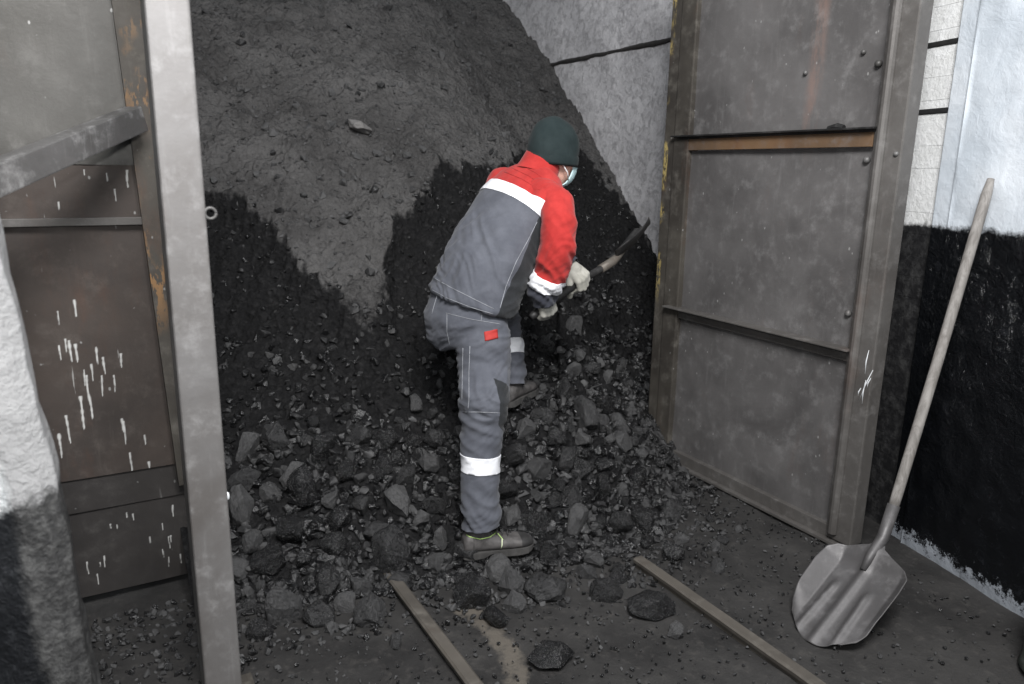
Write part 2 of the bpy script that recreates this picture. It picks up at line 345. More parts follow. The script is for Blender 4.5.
def wrinkle(bm, fn):
    bm.normal_update(); d = [(v, fn(v.co, v.normal)) for v in bm.verts]
    for v, a in d: v.co += v.normal * a
    bm.normal_update()
def nz(p, s=1.0): return noise.noise(Vector(p) * s)

# ------------------------------------------------------------------ setting: floor and walls
def build_floor():
    N = 150; vs = []; fs = []; bare = []
    xs = np.linspace(-3.0, 3.6, N); ys = np.linspace(-0.8, 7.0, N)
    patch = [at_floor(462, 602), at_floor(492, 625), at_floor(512, 650), at_floor(520, 690), at_floor(532, 760)]
    for y in ys:
        for x in xs:
            h = 0.010 * nz((x, y, 0), 3) + 0.006 * nz((x, y, 2), 11); vs.append(Vector((x, y, h - 0.012)))
            d = 9
            for a, b in zip(patch, patch[1:]):
                ab = b - a; t = max(0, min(1, (Vector((x, y, 0)) - a).dot(ab) / ab.length_squared)); d = min(d, (Vector((x, y, 0)) - a - ab * t).length)
            bare.append(max(0, 1 - d / 0.085))
    for j in range(N - 1):
        for i in range(N - 1): fs.append((j * N + i, j * N + i + 1, (j + 1) * N + i + 1, (j + 1) * N + i))
    tag(mk('floor', vs, fs, 'floor_dust', None, True, attrs={'bare': bare}), kind='structure')
def at_floor(x, y): d = view_ray(x, y); return CAM + d * (-CAM_H / d.z)
build_floor()
# right-hand wall: plaster sheet over painted brick
P0 = Vector((1.671, 2.952, 0)); DW = (P0 - Vector((1.837, 2.425, 0))).normalized(); NW = Vector((-DW.y, DW.x, 0))
def wall_right():
    mb = MB(); nx, nzv = 170, 130                               # plaster front, gently uneven
    t0, t1, zt = -2.6, -0.045, 3.0; vs = []; fs = []
    for j in range(nzv + 1):
        for i in range(nx + 1):
            t = t0 + (t1 - t0) * (i / nx) ** 0.6; z = -0.03 + (zt + 0.03) * j / nzv
            p = P0 + DW * t + Z * z; a = 0.012 * nz((t, z, 0), 2.5) + 0.006 * nz((t, z, 5), 9)
            if z < 1.33: a += 0.006 * nz((t, z, 9), 17)
            vs.append(p + NW * (a if i < nx else 0))
    for j in range(nzv):
        for i in range(nx): k = j * (nx + 1) + i; fs.append((k, k + 1, k + nx + 2, k + nx + 1))
    mb.add(vs, fs)
    mb.box(P0 + DW * t0 - NW * 0.12 - Z * .03, DW * (t1 - t0), NW * 0.105, Z * (zt + .03))
    w_ = tag(mb.obj('wall_right', 'whitewash_over_tar', None, True), kind='structure')
    # smooth strip at the plaster's edge, set a little back
    MB().box(P0 + DW * -0.040 - NW * 0.10 - Z * .03, DW * 0.085, NW * 0.085, Z * 3.03, 0.004).obj('trim_1', 'whitewash_over_tar')
    tag(bpy.data.objects['trim_1'], kind='structure')
    mb = MB(); z = -0.03; k = 0                                  # brick courses beyond
    while z < 2.95:
        hgt = 0.088
        x0 = 0.05
        gap = 0.016 if k % 3 else 0.006
        mb.box(P0 + DW * x0 - NW * 0.14 + Z * z, DW * 1.6, NW * (0.105 + 0.0012 * math.sin(k * 2.1)), Z * (hgt - 0.0004), 0.0008)
        z += hgt; k += 1
    mb.box(P0 + DW * 0.05 - NW * 0.2 - Z * .03, DW * 1.6, NW * 0.08, Z * 3.0)
    o = tag(mb.obj('wall_side', 'painted_brick'), kind='structure')
    for zz, l in ((1.775, 0.12), (2.03, 0.13)):                  # two open joints
        q = MB(); q.box(P0 + DW * 0.06 - NW * 0.075 + Z * (zz - 0.010), DW * (l + .14), NW * 0.045, Z * 0.021, 0.006)
        tag(q.obj('trim_2' if zz < 1.9 else 'trim_3', 'gap_dark'), kind='structure')
wall_right()
def bunker():
    mb = MB(); n = 90; vs = []; fs = []
    u0, u1, z0, z1 = 3.02, 7.4, -0.05, 4.2
    for j in range(n + 1):
        for i in range(n + 1):
            u = u0 + (u1 - u0) * i / n; z = z0 + (z1 - z0) * j / n
            vs.append(W(3.3, u, z) - V * (0.012 * nz((u, z, 0), 4) + 0.006 * nz((u, z, 3), 15)))
    for j in range(n):
        for i in range(n): k = j * (n + 1) + i; fs.append((k, k + 1, k + n + 2, k + n + 1))
    mb.add(vs, fs); mb.box(W(3.32, u0, z0), U * (u1 - u0), V * 0.2, Z * (z1 - z0))
    tag(mb.obj('wall_bunker', 'dusty_concrete', None, True), kind='structure')
    q = MB()                                                      # ledge line where two pours meet
    pts = [W(3.3, 3.05 + 0.05 * i, 2.327 + 0.010 * nz((i, 0, 0), 0.37)) for i in range(52)]
    q.tube(pts, [0.016 + 0.007 * nz((i, 4, 0), 0.6) for i in range(52)], 8)
    tag(q.obj('trim_4', 'lip_edge', None, True), kind='structure')
    tag(MB().box(W(2.96, 3.02, -0.05), V * 0.4, U * 0.16, Z * 4.2).obj('wall_front', 'dusty_concrete'), kind='structure')
    tag(MB().box(W(0.04, 2.95, -0.05), V * 0.16, U * 4.4, Z * 4.2).obj('wall_left', 'dusty_concrete'), kind='structure')
bunker()
def pier():
    # rough painted pier in the left foreground; its right edge is battered and rounded
    n, m = 40, 60; vs = []; fs = []; edge = []
    prof = [(-1.2, 0.05), (-0.6, 0.01), (-0.25, 0.0), (-0.12, 0.0), (-0.05, 0.008), (-0.015, 0.03), (0.0, 0.06), (-0.03, 0.12), (-0.30, 0.30)]
    pp = []
    for a, b in zip(prof, prof[1:]):
        for k in range(8): pp.append((a[0] + (b[0] - a[0]) * k / 8, a[1] + (b[1] - a[1]) * k / 8))
    pp.append(prof[-1])
    zs = [-0.03 + 2.6 * j / m for j in range(m + 1)]
    K = ((-0.05, -0.800), (0.0, -0.818), (0.453, -0.872), (0.934, -0.902), (1.344, -0.942), (1.8, -0.985), (2.6, -1.06))
    for z in zs:
        x = np.interp(z, [k[0] for k in K], [k[1] for k in K]) + 0.008 * nz((0, 0, z), 9) + 0.012 * nz((3, 0, z), 3)
        for (a, b) in pp:
            r = 0.012 * nz((a * 5, b * 5, z * 5), 1.6) + 0.006 * nz((a * 9, b * 9, z * 9), 3)
            vs.append(Vector((x + a - 0.15 * 0, 1.30 + b, z)) + Vector((0, -1, 0)) * r)
            edge.append(min(1, max(0, (a + 0.11) / 0.08)))
    M = len(pp)
    for j in range(m):
        for i in range(M - 1): fs.append((j * M + i, j * M + i + 1, (j + 1) * M + i + 1, (j + 1) * M + i))
    tag(mk('wall_pier', vs, fs, 'rough_painted_pier', None, True, attrs={'edge': edge}), kind='structure')
pier()

# ------------------------------------------------------------------ coal pile
TOE = ((0.0, 2.60), (0.5, 2.56), (0.9, 2.45), (1.35, 2.36), (1.7, 2.30), (2.0, 2.30), (2.3, 2.45), (2.6, 2.78), (2.9, 2.84), (3.3, 2.84))
def toe(lat): return float(np.interp(lat, [t[0] for t in TOE], [t[1] for t in TOE]))
def pile0(lat, u):
    d = u - toe(lat); k = 0.10
    s = d if d > 1.2 else k * math.log1p(math.exp(d / k))
    return 1.12 * s - 0.055 * s * s - 0.02
CUT = np.array([(60, 190), (195, 190), (238, 191), (262, 198), (284, 236), (302, 262), (332, 284), (350, 322), (372, 330), (386, 292), (380, 256), (394, 216), (424, 186), (440, 166),
                (482, 162), (520, 148), (548, 128), (575, 140), (600, 168), (655, 236), (760, 300)], float)
def cut_sd(x, y):
    a, b = CUT[:-1], CUT[1:]; ab = b - a; p = np.array((x, y))
    t = np.clip(((p - a) * ab).sum(1) / (ab ** 2).sum(1), 0, 1); q = a + ab * t[:, None]; dd = ((p - q) ** 2).sum(1); i = dd.argmin()
    yb = np.interp(x, CUT[:, 0], CUT[:, 1]) if not 340 < x < 396 else None
    cr = ab[i, 0] * (p[1] - a[i, 1]) - ab[i, 1] * (p[0] - a[i, 0])
    return math.sqrt(dd[i]) * (1 if cr > 0 else -1)
def sst(a, b, x): t = max(0, min(1, (x - a) / (b - a))); return t * t * (3 - 2 * t)
def pile_at(lat, u):
    z = pile0(lat, u); p = W(lat, u, z)
    x, y = proj(p)
    sd = cut_sd(x + 11 * nz((lat, u, 0), 6) + 9 * nz((lat, u, 3), 17) + 6 * nz((lat, u, 4), 40), y + 10 * nz((lat, u, 7), 6) + 9 * nz((lat, u, 9), 17) + 6 * nz((lat, u, 5), 40)) if y < 480 else 100.0
    dep = sst(-2, 16, sd) * (0.10 + 0.10 * sst(10, 80, sd)) * (1 - sst(300, 470, y))
    if x > 560: dep *= 0.35
    z -= dep
    q = (lat, u * 1.3, z)
    far = sst(0.0, 0.5, u - toe(lat))
    z += (0.05 * nz(q, 2.3) + 0.034 * nz(q, 6.0)) * (0.3 + 0.7 * far) + 0.024 * nz(q, 13) + 0.016 * nz(q, 29) + 0.010 * nz(q, 55)
    vd = noise.voronoi(Vector(q) * 9)[0]; z += 0.045 * (0.5 - min(1, vd[0])) * (0.4 + 0.6 * far); vd = noise.voronoi(Vector(q) * 21)[0]; z += 0.020 * (0.5 - min(1, vd[0]))
    dust = (1 - sst(-7, 9, sd)) * (1 - 0.62 * sst(225, 318, y + 22 * nz((lat, u, 2), 9))) if y < 480 else 0.0
    return z, dust, sd, x, y
def build_pile():
    lats = np.linspace(0.20, 3.32, 300); us = np.concatenate([np.linspace(2.02, 4.9, 330), np.linspace(4.92, 7.2, 110)])
    vs = []; du = []; fs = []
    for u in us:
        for lat in lats:
            z, d, *_ = pile_at(lat, u)
            if u - toe(lat) < 0: z -= 0.12 * sst(0, 0.3, toe(lat) - u) + 0.01
            vs.append(W(lat, u, z)); du.append(d)
    n = len(lats)
    for j in range(len(us) - 1):
        for i in range(n - 1): fs.append((j * n + i, j * n + i + 1, (j + 1) * n + i + 1, (j + 1) * n + i))
    o = mk('coal_pile', vs, fs, 'coal_pile', None, True, attrs={'dust': du})
    return tag(o, 'big heap of fine black coal filling the bunker behind the worker', 'coal heap', None, 'stuff')
PILE = build_pile()
_me = PILE.data
BV = BVHTree.FromPolygons([v.co.copy() for v in _me.vertices], [tuple(p.vertices) for p in _me.polygons])
def ground(x, y):
    h = BV.ray_cast(Vector((x, y, 6)), Vector((0, 0, -1)))
    z = h[0].z if h[0] is not None else -1
    return max(z, 0.0 - 0.012)
def drop(px, py):
    """where a sight line meets the heap or the floor"""
    d = view_ray(px, py).normalized(); h = BV.ray_cast(CAM, d); f = at_floor(px, py) if d.z < 0 else None
    if h[0] is not None and (f is None or (h[0] - CAM).length < (f - CAM).length): return h[0]
    return f

# ------------------------------------------------------------------ lumps
def lump_mesh(k, n=16, sub=2, amp=0.085):
    r = random.Random(100 + k); bm = bmesh.new()
    for _ in range(n):
        v = Vector((r.gauss(0, 1), r.gauss(0, 1), r.gauss(0, 1))).normalized(); bm.verts.new(v * r.uniform(0.82, 1.0))
    bmesh.ops.convex_hull(bm, input=bm.verts)
    for v in [v for v in bm.verts if not v.link_faces]: bm.verts.remove(v)
    bmesh.ops.bevel(bm, geom=list(bm.edges), offset=0.055, segments=1, affect='EDGES', profile=0.5, clamp_overlap=True)
    if sub:
        bmesh.ops.triangulate(bm, faces=bm.faces)
        bmesh.ops.subdivide_edges(bm, edges=bm.edges, cuts=sub, use_grid_fill=True)
        bm.normal_update()
        for v in bm.verts: v.co += v.normal * (amp * nz(v.co + Vector((k * 3, 0, 0)), 2.4) + amp * 0.5 * nz(v.co, 6))
    return bm
LUMPS = []
for k in range(14):
    bm = lump_mesh(k); me = bpy.data.meshes.new('coal_lump'); bm.to_mesh(me); bm.free(); me.materials.append(MATS['coal_lump']); LUMPS.append(me)
def lump(loc, size, mesh, rot, label, group=None, name='coal_lump', cat='coal lump', flat=(1, 1, 1), tone=0.5):
    o = link(name, mesh); o.color = (tone, tone, tone, 1); o.location = loc; o.scale = (size * flat[0], size * flat[1], size * flat[2]); o.rotation_euler = rot
    return tag(o, label, cat, group)
taken = []
# single lumps that stand out: pixel of the middle, half width, proportions, label
SPECIAL = [
    (241, 514, 0.062, (1.0, 0.9, 1.75), 'tall grey coal lump standing right against the bright steel post'),
    (304, 497, 0.075, (1.0, 0.9, 1.55), 'tall dark boulder of coal upright among the lumps left of the worker'),
    (269, 562, 0.072, (1.1, 1.0, 0.95), 'dark block of coal low on the heap between steel post and left rail'),
    (341, 522, 0.066, (1.0, 1.0, 1.0), 'dark rounded coal lump above the top end of the left rail'),
    (376, 531, 0.055, (1.3, 1.0, 0.8), 'glinting broad coal lump just above the end of the left rail'),
    (421, 519, 0.040, (1.0, 1.0, 1.05), 'small pale grey block of coal a little left of the standing boot'),
    (440, 541, 0.046, (0.85, 0.85, 1.35), 'upright grey coal lump touching the heel of the standing boot'),
    (545, 586, 0.095, (1.2, 1.0, 0.6), 'wide flat slab of coal just in front of the standing boot'),
    (499, 614, 0.056, (1.0, 1.0, 1.0), 'matt black round lump lying alone on the pale floor patch'),
    (550, 655, 0.070, (1.2, 0.9, 0.75), 'black broken lump nearest the camera between the rails'),
    (652, 606, 0.085, (1.3, 0.8, 0.7), 'large dark lump lying against the inner side of the right rail'),
    (566, 460, 0.070, (1.2, 0.9, 0.8), 'glossy coal lump on the slope level with the trouser leg band'),
    (640, 520, 0.085, (1.3, 0.9, 0.75), 'long dark lump low on the heap left of the gate leaf foot'),
    (396, 640, 0.032, (1.0, 0.8, 1.2), 'small upright lump on the floor left of the left rail'),
    (676, 629, 0.030, (1.0, 1.0, 1.3), 'small grey lump stuck against the right rail'),
    (582, 440, 0.050, (1.1, 0.9, 0.9), 'grey angular lump on the slope behind the standing leg'),
]
for i, (px, py, sz, fl, lab) in enumerate(SPECIAL):
    p = drop(px, py + 4); z = ground(p.x, p.y)
    lump(Vector((p.x, p.y, z + sz * fl[2] * 0.45)), sz, LUMPS[i % 14], (random.uniform(-.25, .25), random.uniform(-.25, .25), random.uniform(0, 6)), lab, None, flat=fl, tone=(.95, .15, .1, .15, .5, 1.0, .85, .5, .0, .0, .15, .4, .25, .6, .8, .8)[i])
    taken.append((p.x, p.y, z, sz * 0.9))
p = drop(360, 132)
lump(p + Vector((0, 0, 0.02)), 0.075, LUMPS[3], (0.3, 0.4, 1), 'pale flat stone lying on the dusty upper face of the heap', None, 'pale_stone', 'stone', (1.25, 1, 0.6))
bpy.data.objects['pale_stone'].material_slots[0].link = 'OBJECT'; bpy.data.objects['pale_stone'].material_slots[0].material = MATS['pale_stone']

ZONES = {
    'between': ('dark coal lump lying loose on the floor between the two rails', 'loose lumps between the rails'),
    'left': ('dark coal lump in the spill between the steel post and the left rail', 'lumps left of the rails'),
    'right': ('dark coal lump beside the right rail, towards the gate leaf', 'lumps right of the rails'),
    'slope_l': ('dark coal lump on the lower slope of the heap to the left of the worker', 'lumps on the slope left of the worker'),
    'slope_r': ('dark coal lump on the lower slope of the heap to the right of the worker', 'lumps on the slope right of the worker'),
}
def zone(lat, u, x):
    if u - toe(lat) > 0.10: return 'slope_l' if x < 480 else 'slope_r'
    if lat < 0.84: return 'left'
    if lat > 1.83: return 'right'
    return 'between'
def near_boot(x, y): return (-0.23 < x < 0.14 and 2.62 < y < 2.86)
def clear(x, y, z, r):
    for a, b, c, q in taken:
        if (a - x) ** 2 + (b - y) ** 2 + (c - z) ** 2 < (0.72 * (q + r)) ** 2: return False
    return True
n_ind = 0; tries = 0
while n_ind < 284 and tries < 30000:
    tries += 1
    lat = random.uniform(0.28, 2.62); d = random.gauss(0.12, 0.26); u = toe(lat) + d
    if d < -0.45 or d > 0.95: continue
    if d < -0.12 and random.random() < 0.75: continue
    p = W(lat, u); x, y = p.x, p.y
    if near_boot(x, y) and random.random() < 0.9: continue
    if (lat - 0.215) ** 2 < 0.02 and u < 2.3: continue
    z = ground(x, y)
    prog = n_ind / 284
    r = (0.072 * (1 - prog) ** 1.5 + 0.022) * random.uniform(0.8, 1.15) * (0.75 if d > 0.5 else 1.0) * (0.55 if lat > 2.2 else 1)
    px, py = proj(Vector((x, y, z)))
    if px < 455 and py < 440 and random.random() < 0.75: continue
    if not (196 < px < 760 and py < 690): continue
    if d < -0.1 and (abs(lat - 0.875) < 0.05 + r or abs(lat - 1.785) < 0.05 + r): continue
    if not clear(x, y, z, r): continue
    taken.append((x, y, z, r)); n_ind += 1
    lab, grp = ZONES[zone(lat, u, px)]
    lump(Vector((x, y, z + r * 0.32)), r, LUMPS[random.randrange(14)], (random.uniform(0, 6), random.uniform(0, 6), random.uniform(0, 6)), lab, grp,
         tone=random.random() ** 1.2, flat=(random.uniform(0.85, 1.25), random.uniform(0.75, 1.0), random.uniform(0.65, 0.95)))
# the small stuff nobody could count
def rubble():
    base = []
    for k in range(8):
        bm = lump_mesh(40 + k, 11, 0); bmesh.ops.triangulate(bm, faces=bm.faces); bm.verts.index_update()
        base.append((np.array([v.co[:] for v in bm.verts]), np.array([[v.index for v in f.verts] for f in bm.faces]))); bm.free()
    VV = []; FF = []; RR = []; off = 0
    def put(x, y, z, r, rn):
        nonlocal off
        bv, bf = base[random.randrange(8)]
        q = Matrix.Rotation(random.uniform(0, 6.3), 3, Vector((random.gauss(0, 1), random.gauss(0, 1), random.gauss(0, 1))).normalized())
        sc = np.array((random.uniform(.8, 1.3), random.uniform(.7, 1), random.uniform(.6, 1))) * r
        vv = (bv * sc) @ np.array(q).T + np.array((x, y, z)); VV.append(vv); FF.append(bf + off); RR.append(np.full(len(vv), rn)); off += len(vv)
    c = 0
    while c < 9500:                                             # on the heap
        lat = random.uniform(0.24, 3.25); d = random.random() ** 1.6 * 3.6 - 0.12; u = toe(lat) + d
        z, dust, sd, px, py = pile_at(lat, u)
        if not (185 < px < 700 and py > -40): continue
        pt = W(lat, u); z = ground(pt.x, pt.y)
        if dust > 0.5:
            r = random.uniform(0.005, 0.014) + (0.026 * random.random() if random.random() < 0.12 else 0); rn = random.uniform(0.55, 1.0)
            if random.random() < 0.30: continue
        else:
            r = random.uniform(0.006, 0.02) + (0.018 * random.random() if d < 0.9 else 0.0)
            rn = random.uniform(0.0, 0.7) * (0.8 if d < .9 else .5)
            if (py < 330 or (px < 455 and py < 430)) and random.random() < 0.62: continue
        put(pt.x, pt.y, z + r * 0.25, r, rn); c += 1
    c = 0
    while c < 3600:                                             # on the floor
        x = random.uniform(-1.5, 1.9); y = random.uniform(1.75, 3.8); pt = Vector((x, y, 0)); lat, u = pt.dot(V), pt.dot(U)
        d = u - toe(lat)
        if d > 0.05 or lat < -0.3 or lat > 2.75: continue
        if random.random() > math.exp(d / 0.42) + 0.12: continue
        r = random.uniform(0.003, 0.010) + (0.010 * random.random() if d > -0.4 else 0)
        put(x, y, r * 0.3 - 0.008, r, random.uniform(0.1, 0.8)); c += 1
    v = np.concatenate(VV); f = np.concatenate(FF)
    o = mk('coal_rubble', v.tolist(), f.tolist(), 'coal_rubble', None, False, attrs={'rnd': np.concatenate(RR)})
    tag(o, 'small coal chips and crumbs strewn over the heap and the floor', 'coal chips', None, 'stuff')
rubble()

# ------------------------------------------------------------------ rails
def rail(lat, u0, u1, label):
    prof = [(-0.058, -0.05), (0.058, -0.05), (0.058, -0.040), (0.012, -0.028), (0.010, 0.010), (0.022, 0.016), (0.024, 0.034), (0.017, 0.042), (-0.017, 0.042), (-0.024, 0.034), (-0.022, 0.016), (-0.010, 0.010), (-0.012, -0.028), (-0.058, -0.040)]
    n = len(prof); vs = []; fs = []; k = 24
    for j in range(k + 1):
        u = u0 + (u1 - u0) * j / k; vs += [W(lat + a, u, b * 0.75 + 0.002 * nz((u, 0, 0), 9)) for a, b in prof]
    for j in range(k):
        for i in range(n): fs.append((j * n + i, j * n + (i + 1) % n, (j + 1) * n + (i + 1) % n, (j + 1) * n + i))
    fs.append(tuple(range(n))); fs.append(tuple(k * n + i for i in range(n - 1, -1, -1)))
    tag(mk('rail', vs, fs, 'rail_steel', None, False, loc=W(lat, u0, 0)), label, 'rail', 'track rails')
rail(0.878, 0.2, 2.50, 'left one of the two worn track rails running into the heap')
rail(1.785, 0.2, 2.06, 'right one of the two track rails, nearer the leaning shovel')

# ------------------------------------------------------------------ right gate leaf
def gate_leaf():
    root = thing('steel_gate', W(2.62, 1.72, 0.0), 'open steel gate leaf with three sheet panels, right of the worker', 'gate')
    f = 2.62                                       # face the camera sees; thickness goes to +V
    T = 2.75
    def bx(mb, u0, u1, z0, z1, d0, d1, bev=0.003): return mb.box(W(f + d0, u0, z0), U * (u1 - u0), V * (d1 - d0), Z * (z1 - z0), bev)
    # sheets
    for z0, z1 in ((0.05, 0.80), (0.84, 1.626), (1.70, 2.70)):
        n, m = 40, 40; vs = []; fs = []; st = []
        for j in range(m + 1):
            for i in range(n + 1):
                u = 1.84 + 1.0 * i / n; z = z0 + (z1 - z0) * j / m
                vs.append(W(f + 0.030 + 0.006 * nz((u, z, 1), 2.2) + 0.0025 * nz((u, z, 4), 7), u, z))
                st.append(max(0, 1 - abs(u - 2.155 - 0.02 * nz((z, 0, 0), 3)) / 0.06) * sst(1.45, 1.75, z))
        for j in range(m):
            for i in range(n): k = j * (n + 1) + i; fs.append((k, k + n + 1, k + n + 2, k + 1))
        mb = MB(); mb.add(vs, fs); bx(mb, 1.84, 2.84, z0, z1, 0.042, 0.052, 0)
        mk('sheet_panel', mb.v, mb.f, 'gate_sheet', root, True, attrs={'streak': st + [0] * (len(mb.v) - len(st))})
    mb = MB(); bx(mb, 2.84, 2.945, 0.0, T, 0.0, 0.07, 0.006); bx(mb, 2.945, 3.025, 0.10, T, 0.008, 0.055, 0.006)
    mb.obj('hinge_stile', 'hinge_frame', root)
    mb = MB(); bx(mb, 1.715, 1.835, 0.02, T, 0.0, 0.075, 0.006)
    mb.tube([W(f - 0.004, 1.800, 0.05), W(f - 0.004, 1.800, T)], 0.020, 12)
    ls = mb.obj('lock_stile', 'gate_frame', root, False)
    q = MB()                                        # scraped white paint on the lock stile
    for k, (a, b) in enumerate((((869, 350), (865, 374)), ((873, 370), (859, 401)), ((866, 380), (862, 404)), ((871, 378), (867, 388)), ((861, 388), (858, 396)))):
        pa, pb = [CAM + view_ray(*c) * ((f * 1.0 - CAM.dot(V)) / view_ray(*c).dot(V)) for c in (a, b)]
        q.tube([pa, pa.lerp(pb, .5) + U * 0.004, pb], [0.0008, 0.0026, 0.0006], 6)
    q.obj('paint_scrape', 'white_chip', ls, True)
    # cross bars
    mb = MB(); bx(mb, 1.83, 2.90, 1.682, 1.70, -0.006, 0.03, 0.002); mb.box(W(f - 0.026, 1.822, 1.692), U * 1.12, V * 0.055, Z * 0.008, 0.002)
    mb.tube([W(f - .012, 1.96, 1.70), W(f - .012, 1.99, 1.705), W(f - .012, 2.03, 1.70)], [0.012, 0.016, 0.011], 8)
    cb = mb.obj('cross_bar', 'dark_steel', root)
    mb = MB(); bx(mb, 1.84, 2.84, 1.628, 1.683, 0.004, 0.034, 0.002); cb2 = mb.obj('flat_strip', 'rust_strip', root); tag(cb2, 'orange rust strip')
    mb = MB(); mb.box(W(f - 0.036, 1.815, 0.835), U * 1.10, V * 0.066, Z * 0.008, 0.002); bx(mb, 1.83, 2.84, 0.785, 0.836, 0.012, 0.036, 0.002)
    mb.obj('cross_bar', 'gate_frame', root)
    mb = MB(); bx(mb, 1.83, 2.84, 0.012, 0.07, 0.005, 0.06, 0.003); bx(mb, 1.75, 2.93, 0.0, 0.014, -0.02, 0.06, 0.002); mb.obj('bottom_rail', 'gate_frame', root)
    for z in (1.58, 0.98, 1.93):
        mb = MB(); mb.add(*ball(W(f + 0.022, 1.868, z), (0.014, 0.014, 0.014))); mb.obj('bolt_head', 'bar_steel', root, True)
    for (uu, zz) in ((1.735, 1.60), (2.2, 1.93), (1.94, 1.98)):
        mb = MB(); mb.add(*ball(W(f + (0.0 if uu < 1.8 else 0.026), uu, zz), 0.010)); mb.obj('rivet', 'bar_steel', root, True)
    return root
gate_leaf()

# ------------------------------------------------------------------ left leaf
def left_leaf():
    root = thing('steel_door', W(0.05, 2.78, 0.0), 'rust-brown steel door with white paint runs behind the left pier', 'door')
    f = 2.75
    def bx(mb, l0, l1, z0, z1, d0, d1, bev=0.003): return mb.box(W(l0, f + d0, z0), V * (l1 - l0), U * (d1 - d0), Z * (z1 - z0), bev)
    def sheet(name, l0, l1, z0, z1, d, mat, drips=None, thick=0.01):
        ls = np.concatenate([np.linspace(l0, -0.36, 10), np.linspace(-0.355, l1, 230)]); n, m = len(ls) - 1, 260; vs = []; fs = []; dr = np.zeros((m + 1, n + 1))
        for j in range(m + 1):
            for i in range(n + 1):
                l = ls[i]; z = z0 + (z1 - z0) * j / m
                vs.append(W(l, f + d + 0.006 * nz((l, z, 1), 2) + 0.002 * nz((l, z, 4), 8), z))
        for (dl, dz, ln, wd) in (drips or []):
            for j in range(m + 1):
                z = z0 + (z1 - z0) * j / m
                if dz - ln <= z <= dz:
                    k = (dz - z) / ln; ww = wd * (0.45 + 0.9 * abs(nz((z * 3, dl, 1), 13))) * (1 - 0.4 * k) * min(1, 6 * (1 - k) + .15)
                    dr[j] = np.maximum(dr[j], np.clip(1.6 - 1.1 * np.abs(ls - dl - 0.004 * nz((z, dl, 0), 14)) / ww, 0, 1))
        for j in range(m):
            for i in range(n): k = j * (n + 1) + i; fs.append((k, k + 1, k + n + 2, k + n + 1))
        mb = MB(); mb.add(vs, fs); bx(mb, l0, l1, z0, z1, d + 0.010, d + 0.010 + thick, 0)
        return mk(name, mb.v, mb.f, mat, root, True, attrs={'drip': list(dr.ravel()) + [0] * (len(mb.v) - len(vs))})
    sheet('upper_panel', -1.1, 0.165, 1.515, 2.7, 0.0, 'grey_sheet')
    sheet('narrow_panel', -1.1, 0.19, 1.345, 1.515, 0.004, 'brown_sheet', [(0.14, 1.50, .06, .004), (0.08, 1.49, .03, .003), (0.10, 1.44, .04, .003), (0.02, 1.50, .02, .003), (-0.06, 1.40, .03, .003)])
    r = random.Random(5); dr = []
    for px, py, ln in ((75, 308, .05), (76, 352, .05), (89, 395, .13), (70, 350, .06), (104, 365, .05), (121, 360, .04), (114, 383, .05), (97, 355, .05), (82, 412, .10), (68, 428, .08), (60, 445, .07), (125, 432, .07), (131, 462, .06), (150, 468, .04),
                        (102, 385, .06), (92, 372, .05), (58, 318, .04), (60, 352, .04), (85, 378, .05), (123, 425, .04), (145, 440, .03), (66, 345, .04)):
        d = view_ray(px, py); p_ = CAM + d * ((f - CAM.dot(U)) / d.dot(U)); dr.append((p_.dot(V), p_.z + ln / 2, ln * 1.25, r.uniform(0.003, 0.0055)))
    sheet('middle_panel', -1.1, 0.225, 0.47, 1.335, 0.012, 'brown_sheet', dr)
    dr2 = [(r.uniform(-0.12, 0.2), r.uniform(0.1, 0.4), r.uniform(0.02, 0.05), 0.0028) for _ in range(16)]
    sheet('lower_panel', -1.1, 0.235, 0.02, 0.345, 0.03, 'dark_sheet', dr2)
    mb = MB(); bx(mb, -1.1, 0.235, 0.345, 0.475, 0.02, 0.04, 0.002); mb.obj('kick_strip', 'dark_sheet', root, attrs={'drip': [0] * len(mb.v)})
    mb = MB(); bx(mb, -1.1, 0.175, 1.325, 1.350, -0.016, 0.02, 0.002); mb.obj('cross_bar', 'gate_frame', root)
    # rust-stained upright, leaning a little
    mb = MB(); b0, b1, t0, t1 = W(0.205, f - 0.03, 0.40), W(0.275, f - 0.03, 0.40), W(0.115, f - 0.03, 2.7), W(0.235, f - 0.03, 2.7)
    D = U * 0.07
    P = [b0, b1, b1 + D, b0 + D, t0, t1, t1 + D, t0 + D]
    mb.add(P, [(3, 2, 1, 0), (4, 5, 6, 7), (0, 1, 5, 4), (1, 2, 6, 5), (2, 3, 7, 6), (3, 0, 4, 7)])
    mb.obj('edge_stile', 'ochre_frame', root)
    # locking bar sloping out of the leaf
    a0 = at(137, 119, 2.40); a1 = at(-30, 190, 1.80)
    ax = (a1 - a0); sd = Vector((ax.y, -ax.x, 0)).normalized()
    nrm = ax.normalized().cross(sd).normalized(); nrm = nrm if nrm.z > 0 else -nrm
    mb = MB(); mb.box(a0 - nrm * 0.036 - sd * 0.03, ax * 1.6, sd * 0.06, nrm * 0.075, 0.004)
    mb.obj('locking_bar', 'bar_steel', root)
    mb = MB(); mb.box(W(0.12, f - 0.13, 1.60), V * 0.05, U * 0.14, Z * 0.07, 0.004); mb.obj('bar_bracket', 'rusty_frame', root)
left_leaf()

